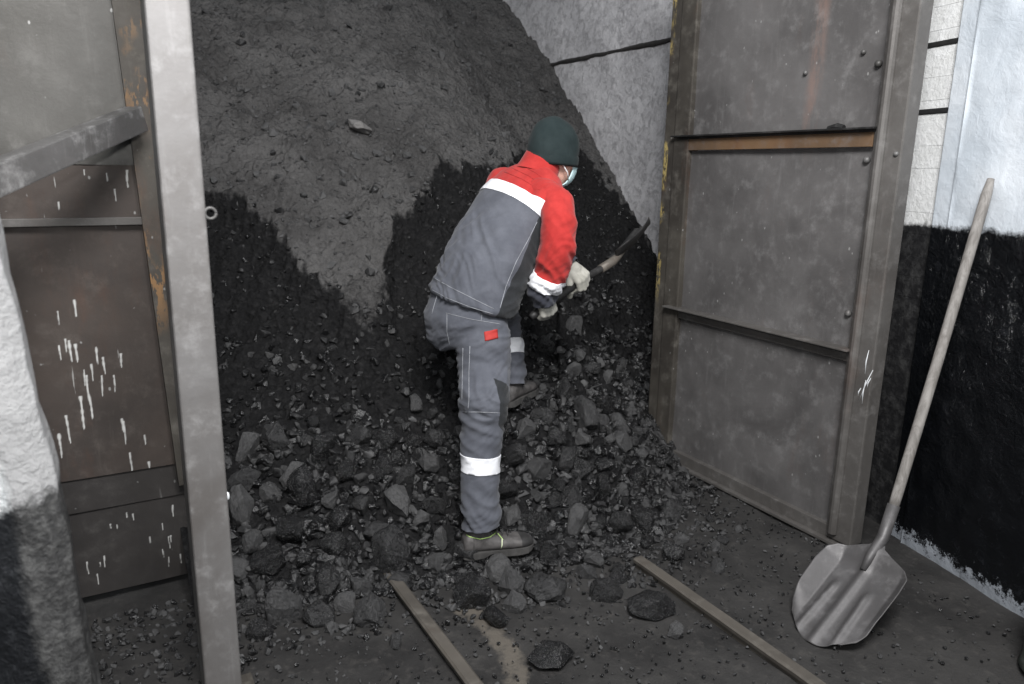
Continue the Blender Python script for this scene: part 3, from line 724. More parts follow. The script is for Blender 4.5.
# ------------------------------------------------------------------ post
def post():
    root = thing('steel_post', W(0.215, 2.0, 0.0), 'bright bare steel upright with a welded ring, at the left of the opening', 'post')
    MB().box(W(0.166, 1.95, -0.01), V * 0.096, U * 0.11, Z * 2.75, 0.008, 3).obj('upright', 'bare_steel', root)
    c = W(0.262, 1.955, 1.405) + V * 0.010; n = 24; R = 0.013
    vs, fs = tube([c + V * (R * math.cos(2 * math.pi * k / n)) + Z * (R * math.sin(2 * math.pi * k / n)) for k in range(n + 1)], 0.0042, 8)
    mk('eye_ring', vs, fs, 'bar_steel', root, True)
    MB().box(W(0.12, 1.90, -0.01), V * 0.19, U * 0.2, Z * 0.022, 0.003).obj('base_plate', 'rusty_frame', root)
    mb = MB(); mb.add(*ball(W(0.262, 1.96, 0.66), (0.006, 0.006, 0.012))); mb.obj('weld_bead', 'white_chip', root, True)
post()

# ------------------------------------------------------------------ drum at the right edge of the picture
def drum():
    c = at_floor(1074, 680); prof = [(0.0, 0.0), (0.135, 0.0), (0.148, 0.012), (0.140, 0.03), (0.140, 0.10), (0.147, 0.11), (0.140, 0.12), (0.140, 0.20), (0.147, 0.21), (0.140, 0.22), (0.140, 0.30), (0.150, 0.312), (0.138, 0.32), (0.0, 0.318)]
    n = 40; vs = []; fs = []
    for r_, z in prof: vs += [c + Vector((r_ * math.cos(2 * math.pi * k / n), r_ * math.sin(2 * math.pi * k / n), z)) for k in range(n)]
    for j in range(len(prof) - 1):
        for k in range(n): fs.append((j * n + k, j * n + (k + 1) % n, (j + 1) * n + (k + 1) % n, (j + 1) * n + k))
    tag(mk('metal_drum', vs, fs, 'green_drum', None, True, loc=c), 'dull green round drum cut off by the right edge', 'drum')

drum()
# ------------------------------------------------------------------ scoop shovel leaning on the wall
def scoop():
    Ap, Bp = Vector((1.010, 2.362, 0.004)), Vector((1.124, 2.108, 0.004)); M0 = (Ap + Bp) / 2
    N_ = at(882, 549, 2.43)
    T_ = P0 + DW * -0.225 + Z * 1.535 + NW * 0.026
    root = thing('scoop_shovel', M0, 'wide ribbed steel scoop shovel leaning on the black wall, wooden handle up', 'shovel')
    L = N_ - M0; ln = L.length; ld = L.normalized(); sx = (Bp - Ap).normalized(); sx = (sx - ld * sx.dot(ld)).normalized()
    nn = sx.cross(ld); nn = nn if nn.z > 0 else -nn
    ns, nt = 72, 60; g = {}
    def prof_w(t):       # half width along the length: rounded front corners, widest past the middle, shoulders, then neck
        ks = [(0, 0.100), (0.05, 0.125), (0.14, 0.142), (0.35, 0.152), (0.60, 0.156), (0.76, 0.150), (0.84, 0.122), (0.90, 0.066), (0.95, 0.030), (1.0, 0.020)]
        return float(np.interp(t, [k[0] for k in ks], [k[1] for k in ks]))
    vs = []; fs = []
    for j in range(nt + 1):
        t = j / nt
        for i in range(ns + 1):
            s = -1 + 2 * i / ns; hw = prof_w(t); x = s * hw
            # front edge is arched: middle reaches further
            tt = t - 0.15 * (1 - t) * (1 - s * s)
            dish = 0.85 * max(0, abs(x) - (0.100 if x < 0 else 0.122)) * sst(0.02, 0.30, t) + 0.035 * sst(0.72, 0.95, t) * (abs(x) > -1) * (1 - sst(0.9, 1.0, t) * .3)
            rib = 0.0
            for c_, t_, w_ in ((-0.062, 0.62, 0.013), (0.0, 1.1, 0.017), (0.062, 0.62, 0.013)):
                rib += 0.013 * math.exp(-((x - c_ * (0.8 + 0.35 * (1 - t))) / w_) ** 2) * (1 - sst(t_ - 0.12, t_, t)) * sst(-0.1, 0.25, t + 0.1)
            vs.append(M0 + ld * (tt * ln) + sx * x + nn * (dish + rib + 0.012 * (1 - t) ** 3))
    for j in range(nt):
        for i in range(ns): k = j * (ns + 1) + i; fs.append((k, k + 1, k + ns + 2, k + ns + 1))
    o = mk('blade', vs, fs, 'shovel_steel', root, True)
    sm = o.modifiers.new('thick', 'SOLIDIFY'); sm.thickness = 0.003; sm.offset = 0
    sd_ = (T_ - N_).normalized(); S0 = N_ + nn * 0.030 - ld * 0.06; S1 = N_ + sd_ * 0.16 + nn * 0.008
    vs, fs = tube([M0 + ld * (ln * .70) + nn * .018, S0, N_ + nn * 0.018 + sd_ * 0.03, S1], [0.010, 0.017, 0.021, 0.0215], 16); mk('socket', vs, fs, 'shovel_steel', root, True)
    n = 22; pts = [S1 - sd_ * 0.02 + (T_ - S1) * (k / n) + V * 0.006 * math.sin(3.1 * k / n) for k in range(n + 1)]
    rd = [0.0185] * (n - 1) + [0.0178, 0.012]; vs, fs = tube(pts, rd, 16); mk('handle', vs, fs, 'worn_wood', root, True)
    mb = MB(); mb.add(*ball(S1 - sd_ * 0.03 + nn * 0.020, 0.005)); mb.obj('rivet', 'bar_steel', root, True)
scoop()

# ------------------------------------------------------------------ the worker
def person():
    heel, toe_ = drop(461, 555), drop(530, 549)
    fd = (toe_ - heel); fd.z = 0; fd.normalize()
    zR = max(ground(heel.x, heel.y), ground(toe_.x, toe_.y)) - 0.006
    root = thing('person', (heel.x + 0.1, heel.y, 0.0), 'person in grey and red workwear, dark knit hat and gloves, bending to shovel coal', 'person')
    F = Vector((0.72, 0.69, 0)).normalized(); R = Vector((F.y, -F.x, 0))
    # ---- shovel line and hands
    pr, pl = at(542, 309, 2.96), at(579, 282, 3.12)
    a = (pl - pr).normalized(); d = (-Z + a * Z.dot(a)).normalized(); n = a.cross(d).normalized()
    ca, sa_ = math.cos(math.radians(50)), math.sin(math.radians(50)); d2 = d * ca - n * sa_; n2 = n * ca + d * sa_
    wr = pr - n * 0.034 - d * 0.062; wl = pl - n2 * 0.034 - d2 * 0.066
    dl = (d + Vector((0.0, 0, 0))).normalized()
    def hand(mb, wrist, s, rs, d, n):
        """palm plus four bent fingers and a thumb; s points to the thumb side"""
        offs = (0.031, 0.0105, -0.0105, -0.030); kn = (0.090, 0.095, 0.089, 0.080); ln = (0.078, 0.086, 0.079, 0.062)
        for o, k, l in zip(offs, kn, ln):
            b = wrist + s * (o * 0.62) + d * 0.004; q = wrist + s * o + d * (k * 0.82)
            capsules(mb, [b, b.lerp(q, .5), q], [0.0175 * rs, 0.0165 * rs, 0.0142 * rs])
            ang = 0.0; p = q; pts = [q]
            for seg, da in ((0.45, 52), (0.30, 68), (0.25, 48)):
                ang += math.radians(da); p = p + (d * math.cos(ang) + n * math.sin(ang)) * (l * seg); pts.append(p)
            capsules(mb, pts, [0.0132 * rs, 0.0120 * rs, 0.0110 * rs, 0.0098 * rs])
        b = wrist + d * 0.022 + s * 0.026 + n * 0.006
        p1 = b + (s * 0.55 + d * 0.62 + n * 0.42).normalized() * 0.046; p2 = p1 + (s * 0.10 + d * 0.62 + n * 0.78).normalized() * 0.034; p3 = p2 + (-s * 0.05 + d * 0.25 + n * 0.97).normalized() * 0.026
        capsules(mb, [b, p1, p2, p3], [0.0175 * rs, 0.0142 * rs, 0.0128 * rs, 0.0108 * rs])
    # ---- skeleton lines
    S = [(at(467, 322, 2.935), .180, .144, 0), (at(471, 304, 2.93), .190, .155, 0), (at(482, 276, 2.955), .184, .152, -.02), (at(499, 240, 3.02), .188, .145, -.08),
         (at(517, 207, 3.085), .190, .128, -.16), (at(531, 189, 3.125), .182, .108, -.20), (at(540, 175, 3.155), .105, .082, -.20), (at(545, 166, 3.175), .068, .068, -.15)]
    def torso(mb, k=1.0, lo=0, hi=8, dz=0.0):
        secs = []
        for i in range(lo, hi):
            c, a_, b_, tl = S[i]
            t = (S[min(i + 1, len(S) - 1)][0] - S[max(i - 1, 0)][0]).normalized()
            X = R + Z * tl; X = (X - t * X.dot(t)).normalized(); Y = t.cross(X)
            secs.append((c, X, Y, a_ * k, b_ * k))
        # smooth the run with in-between rings
        out = []
        for s0, s1 in zip(secs, secs[1:]):
            for j in range(3):
                f = j / 3; out.append(tuple(x + (y - x) * f for x, y in zip(s0, s1)))
        out.append(secs[-1]); mb.add(*loft(out, 32, 2.25))
    shR, shL = at(556.5, 205, 2.935), at(504, 187, 3.205)
    AR = [at(540, 194, 3.03), shR, at(559.5, 224, 2.87), at(558, 246, 2.855), at(553, 268, 2.88), wr - d * 0.03, wr + d * .018]
    rR = [.076, .070, .069, .068, .066, .062, .054]
    AL = [at(518, 190, 3.13), shL, at(522, 215, 3.28), at(534, 243, 3.30), at(550, 258, 3.22), wl - d2 * 0.04, wl]
    rL = [.085, .084, .074, .068, .060, .052, .048]
    bY = (heel + fd * 0.085).y; print('boot', heel, toe_, zR, bY)
    LR = [at(481, 318, 2.875), at(484, 345, 2.85), at(484.5, 372, 2.83), at(484, 400, bY + .055), at(482, 428, bY + .045), at(480, 460, bY + .03), at(480, 500, bY + .012), at(482.5, 527, bY)]
    qR = [.105, .108, .104, .096, .084, .077, .077, .073]
    LL = [at(452, 314, 3.01), at(474, 317, 3.16), at(503, 322, 3.36), at(508, 348, 3.31), at(511, 384, 3.25)]
    qL = [.108, .100, .082, .070, .064]
    Hc = at(554.0, 155.5, 3.185); Fh = Vector((0.80, 0.55, -0.26)).normalized(); Uh = (Z - Fh * Z.dot(Fh)).normalized(); Uh = (Uh * 1.0 + Fh * 0.0).normalized(); Sh = Fh.cross(Uh)
    # ---- body: one continuous surface (head, neck, trunk, limbs, hands)
    mb = MB(); torso(mb, .86)
    mb.add(*ball(Hc + Uh * 0.018 - Fh * 0.012, 1, (Fh * .096, Sh * .076, Uh * .100)))
    mb.add(*ball(Hc - Uh * 0.052 + Fh * 0.028, 1, (Fh * .066, Sh * .060, Uh * .072)))          # jaw
    mb.add(*ball(Hc - Uh * 0.098 + Fh * 0.066, 0.022))                                          # chin
    capsules(mb, [Hc + Fh * .086 + Uh * .012, Hc + Fh * .100 - Uh * .016, Hc + Fh * .108 - Uh * .030], [.010, .012, .015])   # nose
    for s_ in (1, -1):
        mb.add(*ball(Hc - Uh * 0.012 + Sh * (s_ * .078) - Fh * .008, 1, (Fh * .020, Sh * .010, Uh * .032)))   # ear
        mb.add(*ball(Hc + Uh * 0.030 + Sh * (s_ * .034) + Fh * .074, 1, (Fh * .016, Sh * .026, Uh * .010)))   # brow
        mb.add(*ball(Hc - Uh * 0.022 + Sh * (s_ * .043) + Fh * .058, 0.026))                                   # cheek
    mb.add(*ball(Hc - Uh * .062 + Fh * .090, 1, (Fh * .010, Sh * .024, Uh * .006))); mb.add(*ball(Hc - Uh * .073 + Fh * .088, 1, (Fh * .010, Sh * .020, Uh * .007)))
    capsules(mb, [S[6][0], at(547, 167, 3.18), Hc - Uh * .05 - Fh * .02], [.066, .060, .058])
    for pts, rr in ((AR, rR), (AL, rL)): capsules(mb, pts, [r * .66 for r in rr[:-1]] + [.030])
    for pts, rr in ((LR, qR), (LL, qL)): capsules(mb, pts, [r * (.80 - .42 * i / len(rr)) for i, r in enumerate(rr)])
    hand(mb, wr, a, .72, d, n); hand(mb, wl, -a, .72, d2, n2)
    fL = at(512, 402, 3.25); fdl = Vector((0.45, 0.89, 0)).normalized()
    fL.z = LL[-1].z - 0.085
    for k, (h0, dd) in enumerate(((heel + fd * 0.0, fd), (fL - fdl * 0.06, fdl))):
        z0 = zR if k == 0 else fL.z
        capsules(mb, [Vector((h0.x, h0.y, z0 + .055)) + dd * .055, Vector((h0.x, h0.y, z0 + .055)) + dd * .13, Vector((h0.x, h0.y, z0 + .038)) + dd * .20], [.025, .022, .012])
        capsules(mb, [Vector((h0.x, h0.y, z0 + .06)) + dd * .065, (LR if k == 0 else LL)[-1]], [.024, .026])
    bm_obj('body', remesh(mb, 0.0065, 5), 'skin', root)
    for s_ in (1, -1):
        e = MB(); e.add(*ball(Hc + Uh * 0.012 + Sh * (s_ * .033) + Fh * .076, .0125)); e.obj('eye', 'eye_white', root, True)
    # ---- trousers
    mb = MB()
    pv = [(at(476, 290, 2.945), .165, .120), (at(469, 304, 2.935), .180, .140), (at(465, 318, 2.935), .184, .148), (at(466, 332, 2.93), .172, .140), (at(469, 344, 2.92), .130, .110)]
    secs = []
    for i, (c, a_, b_) in enumerate(pv):
        t = (pv[max(i - 1, 0)][0] - pv[min(i + 1, len(pv) - 1)][0]).normalized(); X = (R - t * R.dot(t)).normalized(); secs.append((c, X, t.cross(X), a_, b_))
    mb.add(*loft(secs, 32, 2.2))
    for pts, rr in ((LR, qR), (LL, qL)): capsules(mb, pts, rr, 20)
    bm = remesh(mb, 0.0070, 8)
    def wr_tr(p, nn):
        h = p.z; q = (p.x * 5 + 2 * nz(p, 3), p.y * 5, h * 19 + p.x * 9 + 2.2 * nz(p, 4)); r1_ = 1 - 2.2 * abs(nz(q, 1.0))
        q2 = (p.x * 11, p.y * 11 + 3, h * 40 - p.x * 22 + 2 * nz(p, 7)); r2_ = 1 - 2.2 * abs(nz(q2, 1.0))
        low = sst(0.36, 0.14, h) if p.y < 3.0 else 0.4; knee = math.exp(-((h - 0.60) / 0.13) ** 2); hip = math.exp(-((h - 0.84) / 0.10) ** 2)
        k = 0.45 + 0.9 * low + 0.6 * knee + 0.5 * hip
        return k * (0.0085 * r1_ + 0.0042 * r2_) - 0.004
    wrinkle(bm, wr_tr)
    bvh = BVHTree.FromBMesh(bm)
    def split(bm, planes, classify, names):
        """cut exactly along planes, then share the faces out by class"""
        for co, no in planes:
            bmesh.ops.bisect_plane(bm, geom=list(bm.verts) + list(bm.edges) + list(bm.faces), plane_co=co, plane_no=no, dist=1e-5)
        bm.normal_update(); bm.verts.index_update(); out = {}
        for f in bm.faces: out.setdefault(classify(f.calc_center_median()), []).append(f)
        return out
    def part_of(name, faces, mat, par, offset=0.0, thick=0.0):
        ids = {}; vs = []; fs = []
        for f in faces:
            q = []
            for v in f.verts:
                if v.index not in ids: ids[v.index] = len(vs); vs.append(v.co + v.normal * offset)
                q.append(ids[v.index])
            fs.append(tuple(q))
        o = mk(name, vs, fs, mat, par, True)
        if thick:
            m = o.modifiers.new('thick', 'SOLIDIFY'); m.thickness = thick; m.offset = -1
        return o
    def along(pts, y):          # point and direction on a limb line at image row y
        for p, q in zip(pts, pts[1:]):
            y0, y1 = proj(p)[1], proj(q)[1]
            if min(y0, y1) <= y <= max(y0, y1): return p.lerp(q, (y - y0) / (y1 - y0)), (q - p).normalized()
        return pts[-1], (pts[-1] - pts[-2]).normalized()
    r0, rd0 = along(LR, 453.5); r1, rd1 = along(LR, 470); l0, ld0 = along(LL, 341.5); l1, ld1 = along(LL, 356)
    kn0, kd0 = along(LR, 392); kn1, _ = along(LR, 436)
    kp = at(490, 410, bY + .05); kno = Vector((0.86, 0.5, 0)).normalized()
    hmR, hdR = along(LR, 524.0); hmL, hdL = along(LL, 381.0)
    def cls(c):
        if (c - hmR).dot(hdR) > 0.006 and (c - hmR).length < .2 or (c - hmL).dot(hdL) > 0.02 and (c - hmL).length < .2: return 'cut'
        right = (c - LR[4]).length < 0.62 and c.y < 3.02 and (c - l0).length > 0.16
        if right and (c - r0).dot(rd0) > 0 and (c - r1).dot(rd0) < 0 and (c - r0).length < 0.16: return 'tape_r'
        if (c - l0).dot(ld0) > 0 and (c - l1).dot(ld0) < 0 and (c - l0).length < 0.13 and c.y > 3.05: return 'tape_l'
        if right and (c - kn0).dot(kd0) > 0 and (c - kn1).dot(kd0) < 0 and (c - kp).dot(kno) > 0 and (c - kp).length < .2: return 'knee'
        return 'main'
    g = split(bm, [(r0, rd0), (r1, rd0), (l0, ld0), (l1, ld0), (kn0, kd0), (kn1, kd0), (kp, kno), (hmR + hdR * .006, hdR), (hmL + hdL * .02, hdL)], cls, None)
    tr = part_of('trousers', [f for k in ('main',) for f in g[k]], 'grey_cloth', root)
    part_of('reflective_tape', g['tape_r'], 'reflective', tr, 0.003, 0.004)
    if 'tape_l' in g: part_of('reflective_tape', g['tape_l'], 'reflective', tr, 0.003, 0.004)
    if 'knee' in g: tag(part_of('knee_patch', g['knee'], 'black_cloth', tr), 'black knee patch')
    def cast(bvh, x, y):
        h = bvh.ray_cast(CAM, view_ray(x, y).normalized()); return (h[0], h[1]) if h[0] is not None else None
    def seam(bvh, pts, par, r=0.0011, mat='stitching', name='stitching'):
        P = []
        for (x0, y0), (x1, y1) in zip(pts, pts[1:]):
            k = max(2, int(math.hypot(x1 - x0, y1 - y0) / 3))
            for j in range(k + 1):
                h = cast(bvh, x0 + (x1 - x0) * j / k, y0 + (y1 - y0) * j / k)
                if h and (not P or (h[0] - P[-1]).length > .002): P.append(h[0] + h[1] * (r * .6))
        if len(P) > 1: vs, fs = tube(P, r, 6); return mk(name, vs, fs, mat, par, True)
    for pts in ([(447, 313), (447, 332), (450, 346)], [(446, 313), (470, 319), (500, 324)], [(482, 313), (481, 322)], [(470, 346), (469, 372), (469, 400), (468, 410)], [(463, 412), (480, 412), (500, 413)],
                [(437, 296), (434, 306), (432, 314)], [(463, 348), (462, 400)]):
        seam(bvh, pts, tr)
    def patch(bvh, quad, par, mat, name, off=0.003, k=8):
        vs = []; fs = []
        for j in range(k + 1):
            for i in range(k + 1):
                u_, v_ = i / k, j / k; x = sum(wt * c[0] for wt, c in zip(((1 - u_) * (1 - v_), u_ * (1 - v_), u_ * v_, (1 - u_) * v_), quad)); y = sum(wt * c[1] for wt, c in zip(((1 - u_) * (1 - v_), u_ * (1 - v_), u_ * v_, (1 - u_) * v_), quad))
                h = cast(bvh, x, y); vs.append(h[0] + h[1] * off if h else at(x, y, 2.75))
        for j in range(k):
            for i in range(k): q = j * (k + 1) + i; fs.append((q, q + k + 1, q + k + 2, q + 1))
        o = mk(name, vs, fs, mat, par, True); m = o.modifiers.new('thick', 'SOLIDIFY'); m.thickness = 0.003; m.offset = -1; return o
    tag(patch(bvh, [(484, 332), (497, 329), (498, 338), (485, 341)], tr, 'red_patch', 'pocket_label'), 'small red label')
    bm.free()
    # ---- jacket
    mb = MB(); torso(mb, 1.0, 1, 7)
    mb.add(*ball(shR - R * 0.045, .080)); mb.add(*ball(shL + R * 0.05, .078))
    bm = remesh(mb, 0.0065, 10)
    tdir = (S[4][0] - S[2][0]).normalized()
    def wr_j(p, nn):
        q = p - S[2][0]; h = q.dot(tdir); sd = q.dot(R)
        w1 = 1 - 2.2 * abs(nz((sd * 7 + nz(p, 4), h * 9 - sd * 10 + 1.5 * nz(p, 3), 1), 1.0)); w2 = 1 - 2.2 * abs(nz((sd * 12 + h * 9, h * 20 + sd * 16 + 2 * nz(p, 5), 5), 1.0)); return (1 - .8 * sst(.15, .26, h)) * (0.0095 * w1 + (0.0038 + .004 * sst(.2, 0, h)) * w2 - .004)
    wrinkle(bm, wr_j)
    bvj = BVHTree.FromBMesh(bm)
    def cutp(A, B):
        ha, hb = cast(bvj, *A), cast(bvj, *B); t = (hb[0] - ha[0]).normalized(); nn = (ha[1] + hb[1]).normalized(); return ha[0], t.cross(nn).normalized()
    up_pl = cutp((503, 181), (536, 196)); lo_pl = cutp((494, 190), (529, 207)); sd_pl = cutp((533, 232), (504, 298))
    if up_pl[1].z < 0: up_pl = (up_pl[0], -up_pl[1])
    if lo_pl[1].z < 0: lo_pl = (lo_pl[0], -lo_pl[1])
    if sd_pl[1].dot(R) < 0: sd_pl = (sd_pl[0], -sd_pl[1])
    def clj(c):
        if (c - up_pl[0]).dot(up_pl[1]) > 0: return 'yoke'
        if (c - lo_pl[0]).dot(lo_pl[1]) > 0: return 'tape'
        return 'side' if (c - sd_pl[0]).dot(sd_pl[1]) > 0 else 'back'
    g = split(bm, [up_pl, lo_pl, sd_pl], clj, None)
    jk = part_of('jacket', g['back'], 'grey_cloth', root)
    tag(part_of('yoke', g['yoke'], 'red_cloth', jk), 'red shoulder yoke'); tag(part_of('side_panel', g['side'], 'black_cloth', jk), 'black side panel')
    part_of('reflective_tape', g['tape'], 'reflective', jk, 0.0035, 0.004)
    for pts in ([(431, 276), (450, 287), (470, 297), (494, 309)], [(427, 287), (447, 298), (470, 307), (493, 314)], [(537, 222), (528, 240), (516, 262), (506, 286), (500, 308)]): seam(bvj, pts, jk)
    for k in range(3): seam(bvj, [(505 + 7 * k, 172 - 4 * k), (522 + 7 * k, 179 - 3 * k), (540 + 6 * k, 190 - 2 * k)], jk, 0.0016, 'red_cloth', 'yoke_quilting')
    bm.free()
    # collar
    c0, c1 = at(537.5, 173, 3.145), at(544, 158, 3.165); t = (c1 - c0).normalized(); X = (R - t * R.dot(t)).normalized(); Y = t.cross(X)
    mb = MB(); vs = []; fs = []; n_ = 40
    for (h, r_) in ((-.02, .098), (.01, .088), (.045, .082), (.058, .080), (.060, .076), (.045, .072), (.0, .076)):
        for k in range(n_):
            t_ = 2 * math.pi * k / n_; vs.append(c0 + t * (h * (1.0 + 0.15 * math.cos(t_ * 1.0 + 2.2))) + X * (r_ * math.cos(t_)) + Y * (r_ * 0.98 * math.sin(t_)))
    for j in range(6):
        for k in range(n_): fs.append((j * n_ + k, j * n_ + (k + 1) % n_, (j + 1) * n_ + (k + 1) % n_, (j + 1) * n_ + k))
    mk('collar', vs, fs, 'red_cloth', jk, True)
    # sleeves
    for pts, rr, rows, side in ((AR, rR, (275.5, 287.5, 305), 1), (AL, rL, None, -1)):
        mb = MB(); capsules(mb, pts, rr, 18)
        bm = remesh(mb, 0.0060, 8)
        e0, ed = pts[-1], (pts[-1] - pts[-2]).normalized()
        def wr_s(p, nn):
            k = min(range(len(pts)), key=lambda i: (pts[i] - p).length); q = p - pts[k]; tt = (pts[min(k + 1, len(pts) - 1)] - pts[max(k - 1, 0)]).normalized(); h = q.dot(tt)
            lowz = sst(1.36, 1.12, p.z)
            w1 = 1 - 2.2 * abs(nz((p.x * 8, p.y * 8, p.z * 17 + p.x * 10 + 2 * nz(p, 5)), 1.0)); w2 = 1 - 2.2 * abs(nz((p.x * 14, p.y * 14, p.z * 34 - p.x * 20 + 2 * nz(p, 8)), 1.0)); return (0.5 + lowz) * (0.0065 * w1 + 0.0038 * w2) - .003
        wrinkle(bm, wr_s)
        if rows: (t0_, td0), (t1_, td1) = along(pts, rows[0]), along(pts, rows[1])
        else: t0_, td0 = pts[-2].lerp(pts[-3], .5), ed; t1_, td1 = pts[-2].lerp(pts[-1], .1), ed
        td0 = (td0 + R * 0.10 * side).normalized()
        end = pts[-1] + ed * 0.004
        def cl2(c):
            if (c - end).dot(ed) > 0: return 'cut'
            if (c - t1_).dot(td0) > 0 and (c - t1_).length < .16: return 'cuff'
            if (c - t0_).dot(td0) > 0 and (c - t0_).length < .16: return 'tape'
            return 'sl'
        g = split(bm, [(t0_, td0), (t1_, td0), (end, ed)], cl2, None)
        sl = tag(part_of('sleeve', g['sl'], 'red_cloth', jk), 'red sleeve')
        if 'tape' in g: part_of('reflective_tape', g['tape'], 'reflective', jk, 0.003, 0.004)
        if 'cuff' in g: tag(part_of('cuff', g['cuff'], 'navy_cloth', jk, 0.0, 0.003), 'dark cuff')
        bm.free()
    # ---- gloves
    for wrist, s_, nm, d, n in ((wr, a, 'glove', d, n), (wl, -a, 'glove', d2, n2)):
        mb = MB(); hand(mb, wrist, s_, 1.18, d, n); capsules(mb, [wrist - d * 0.055, wrist - d * 0.02, wrist + d * 0.02], [.036, .034, .034])
        bm = remesh(mb, 0.0032, 4); gl = bm_obj(nm, bm, 'glove_knit', root)
        vs, fs = tube([wrist - d * 0.058, wrist - d * 0.045, wrist - d * .030], [.040, .041, .039], 20); tag(mk('glove_cuff', vs, fs, 'yellow_chip' if s_ != a else 'glove_knit', gl, True), 'ribbed glove cuff')
    # ---- hat
    mb = MB(); secs = []
    Up2 = (Uh - Fh * 0.20).normalized(); F2 = (Fh - Up2 * Fh.dot(Up2)).normalized()
    for h, r_ in ((-.030, .98), (-.032, 1.03), (-.020, 1.05), (.0, 1.06), (.03, 1.05), (.06, 1.0), (.085, .91), (.108, .79), (.127, .65), (.143, .48), (.153, .30), (.158, .10)):
        c = Hc + Up2 * h - F2 * 0.008; secs.append((c, Sh, F2, .089 * r_, .110 * r_))
    mb.add(*loft(secs, 36, 2.1)); bm = remesh(mb, 0.006, 5)
    wrinkle(bm, lambda p, nn: 0.005 * nz(p, 10) + 0.003 * nz(p, 22)); hat = bm_obj('knit_hat', bm, 'knit_hat', root)
    mb = MB(); vs = []; fs = []; n_ = 48
    for (h, r_) in ((-.040, 1.02), (-.042, 1.06), (-.030, 1.085), (-.005, 1.085), (.004, 1.06)):
        for k in range(n_):
            t_ = 2 * math.pi * k / n_; vs.append(Hc + Up2 * h - F2 * .008 + Sh * (.089 * r_ * math.cos(t_)) + F2 * (.110 * r_ * math.sin(t_)))
    for j in range(4):
        for k in range(n_): fs.append((j * n_ + k, j * n_ + (k + 1) % n_, (j + 1) * n_ + (k + 1) % n_, (j + 1) * n_ + k))
    mk('hat_brim', vs, fs, 'knit_hat', hat, True)
    # ---- face mask and its ear loop
    vs = []; fs = []; nu, nv = 26, 18
    for j in range(nv + 1):
        el = math.radians(8 - 88 * j / nv)
        for i in range(nu + 1):
            az = math.radians(-62 + 124 * i / nu)
            bul = 1 + 0.10 * math.cos(az) * math.cos(math.radians(40) + el) + 0.012 * math.sin(j * 2.1)
            vs.append(Hc - Uh * .030 + Fh * (0.012 + .102 * bul * math.cos(az) * math.cos(el * .8)) + Sh * (.077 * math.sin(az) * (0.65 + .35 * math.cos(el))) + Uh * (.088 * math.sin(el)))
    for j in range(nv):
        for i in range(nu): k = j * (nu + 1) + i; fs.append((k, k + 1, k + nu + 2, k + nu + 1))
    mk_ = mk('face_mask', vs, fs, 'mask_paper', root, True); m = mk_.modifiers.new('thick', 'SOLIDIFY'); m.thickness = 0.003
    for s_ in (1, -1):
        e = Hc + Sh * (s_ * .084) - Fh * .006; f1 = vs[nu if s_ > 0 else 0]; f2 = vs[10 * (nu + 1) + (nu if s_ > 0 else 0)]
        v_, f_ = tube([f1, (f1 + e) / 2 + Sh * (s_ * .010), e + Uh * .012 - Fh * .014, e - Uh * .03 - Fh * .016, (f2 + e) / 2 + Sh * (s_ * .012) - Uh * .02, f2], 0.0028, 8); mk('ear_loop', v_, f_, 'white_elastic', mk_, True)
    # ---- boots
    def boot(hp, dd, z0, detail):
        sw = Vector((-dd.y, dd.x, 0)); B = Vector((hp.x, hp.y, z0)); L_ = 0.292
        mb = MB(); secs = []
        for s_, w_, h_ in ((0.0, .018, .050), (.012, .032, .082), (.05, .040, .098), (.12, .041, .104), (.22, .040, .104), (.32, .041, .094), (.42, .043, .084), (.55, .046, .074), (.70, .049, .068), (.82, .048, .064), (.91, .041, .058), (.97, .027, .050), (1.0, .010, .040)):
            c = B + dd * (s_ * L_) + Z * ((h_ + .020) / 2); secs.append((c, sw, Z, w_, (h_ - .020) / 2))
        mb.add(*loft(secs, 28, 2.5))
        capsules(mb, [B + dd * .075 + Z * .070, B + dd * .075 + Z * .100], [.042, .043])
        bm = remesh(mb, 0.0045, 4); bb = BVHTree.FromBMesh(bm)
        tp = (B + dd * (0.80 * L_), dd)
        g = split(bm, [tp], lambda c: 'toe' if (c - tp[0]).dot(tp[1]) > 0 else 'up', None)
        bo = part_of('boot', g['up'], 'boot_leather', root); tag(part_of('toe_cap', g['toe'], 'boot_toe', bo, 0.001), 'scuffed black toe cap'); bm.free()
        vs = []; fs = []; k = 34; out = []
        for i in range(k + 1):
            s_ = i / k; w_ = float(np.interp(s_, (0, .03, .1, .3, .45, .6, .75, .88, .96, 1), (.010, .032, .042, .041, .042, .047, .051, .046, .030, .006)))
            lift = 0.016 * math.exp(-((s_ - .40) / .075) ** 2) + 0.010 * sst(.85, 1.0, s_)
            for sd_, zt in ((-1, lift), (1, lift), (1, .030), (-1, .030)): vs.append(B + dd * (-.006 + s_ * (L_ + .010)) + sw * (sd_ * w_) + Z * (zt if zt != .030 else .026))
        for i in range(k):
            for q in range(4): fs.append((i * 4 + q, i * 4 + (q + 1) % 4, i * 4 + 4 + (q + 1) % 4, i * 4 + 4 + q))
        fs.append((3, 2, 1, 0)); fs.append((k * 4, k * 4 + 1, k * 4 + 2, k * 4 + 3)); mk('boot_sole', vs, fs, 'boot_sole', bo)
        if detail:
            seam(bb, [(463, 533), (470, 537), (480, 539), (490, 537), (496, 533)], bo, .0022, 'lime_piping', 'piping')
            seam(bb, [(493, 529), (498, 534), (503, 540)], bo, .0020, 'lime_piping', 'piping'); seam(bb, [(474, 538), (474, 548)], bo, .0014, 'boot_sole', 'seam')
            seam(bb, [(502, 539), (502, 545), (500, 551)], bo, .0026, 'pale_lace', 'reflective_tab')
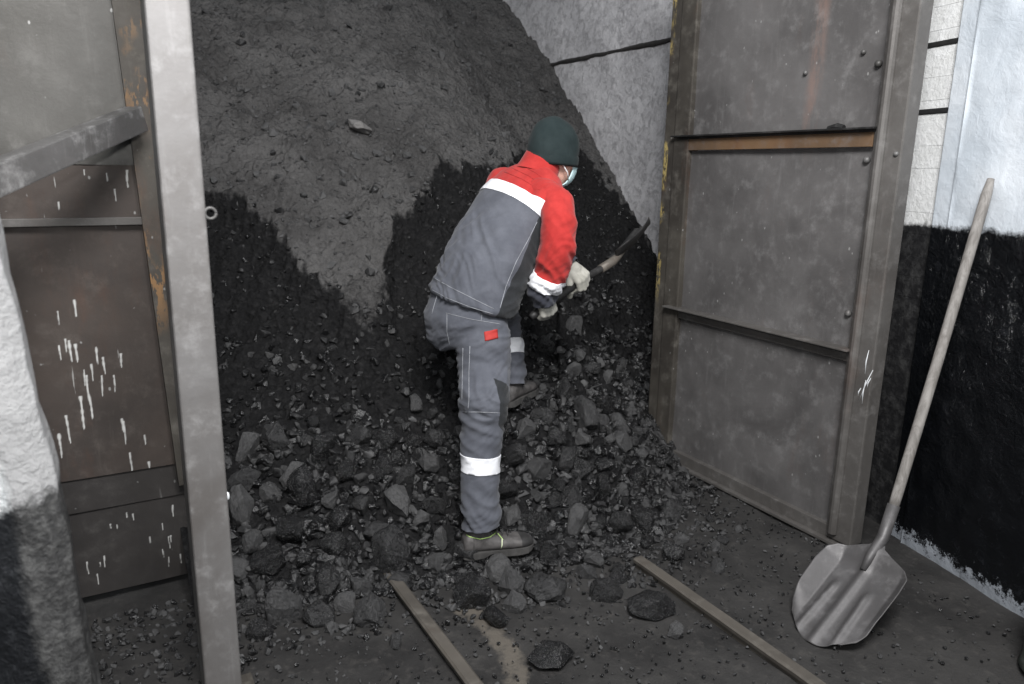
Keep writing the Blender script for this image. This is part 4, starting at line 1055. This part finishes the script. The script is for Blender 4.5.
        for k_ in range(4):
            c = B + dd * (.115 + .022 * k_) + Z * (.107 - .007 * k_)
            v_, f_ = tube([c + sw * .024 - Z * .006, c + sw * .012 + Z * .003, c + dd * .006 + Z * .005, c - sw * .012 + Z * .003, c - sw * .024 - Z * .006], .0026, 6); mk('lace', v_, f_, 'boot_toe', bo, True)
    boot(heel + fd * 0.004, fd, zR, True); boot(fL - fdl * 0.07, fdl, fL.z - 0.005, False)
    return pr, pl, a
pr, pl, sa = person()
# the shovel in the worker's hands
def hand_shovel():
    s1 = at(613, 261.5, 3.31); tip = at(648, 226, 3.50)
    root = thing('shovel', pr, "dark shovel held in the worker's gloves, blade raised towards the concrete wall", 'shovel')
    dA = (s1 - pl).normalized()
    vs, fs = tube([pr - sa * 0.07, pr - sa * .05, pr, pl, pl.lerp(s1, .5), s1], [.012, .0165, .0165, .0165, .0165, .016], 14); mk('shaft', vs, fs, 'dark_steel', root, True)
    ax = (tip - s1); L = ax.length; ax.normalize(); vd = (s1 - CAM).normalized(); wd = (vd - ax * vd.dot(ax)).normalized(); sc = ax.cross(wd); wd = (wd * 0.997 + sc * 0.08).normalized(); nn = ax.cross(wd); nn = nn if nn.z > 0 else -nn
    vs, fs = tube([s1 - dA * .10, s1 - dA * .01, s1 + ax * .03, s1 + ax * .09], [.0195, .021, .018, .010], 14); mk('socket', vs, fs, 'rail_steel', root, True)
    vs = []; fs = []; nt, ns = 24, 18
    for j in range(nt + 1):
        t = j / nt; hw = float(np.interp(t, (0, .06, .2, .6, .85, 1), (.03, .07, .09, .09, .085, .06)))
        for i in range(ns + 1):
            s_ = -1 + 2 * i / ns; vs.append(s1 + ax * (.02 + t * (L - .02) - 0.02 * s_ * s_ * t) + wd * (s_ * hw) + nn * (0.030 * s_ * s_ - 0.012 * math.sin(math.pi * t)))
    for j in range(nt):
        for i in range(ns): k = j * (ns + 1) + i; fs.append((k, k + 1, k + ns + 2, k + ns + 1))
    o = mk('blade', vs, fs, 'dark_steel', root, True); m = o.modifiers.new('thick', 'SOLIDIFY'); m.thickness = 0.0035
    e = [vs[nt * (ns + 1) + i] for i in range(ns + 1)]; v_, f_ = tube(e, .0030, 6); tag(mk('blade_edge', v_, f_, 'bar_steel', o, True), 'worn bright edge')
hand_shovel()
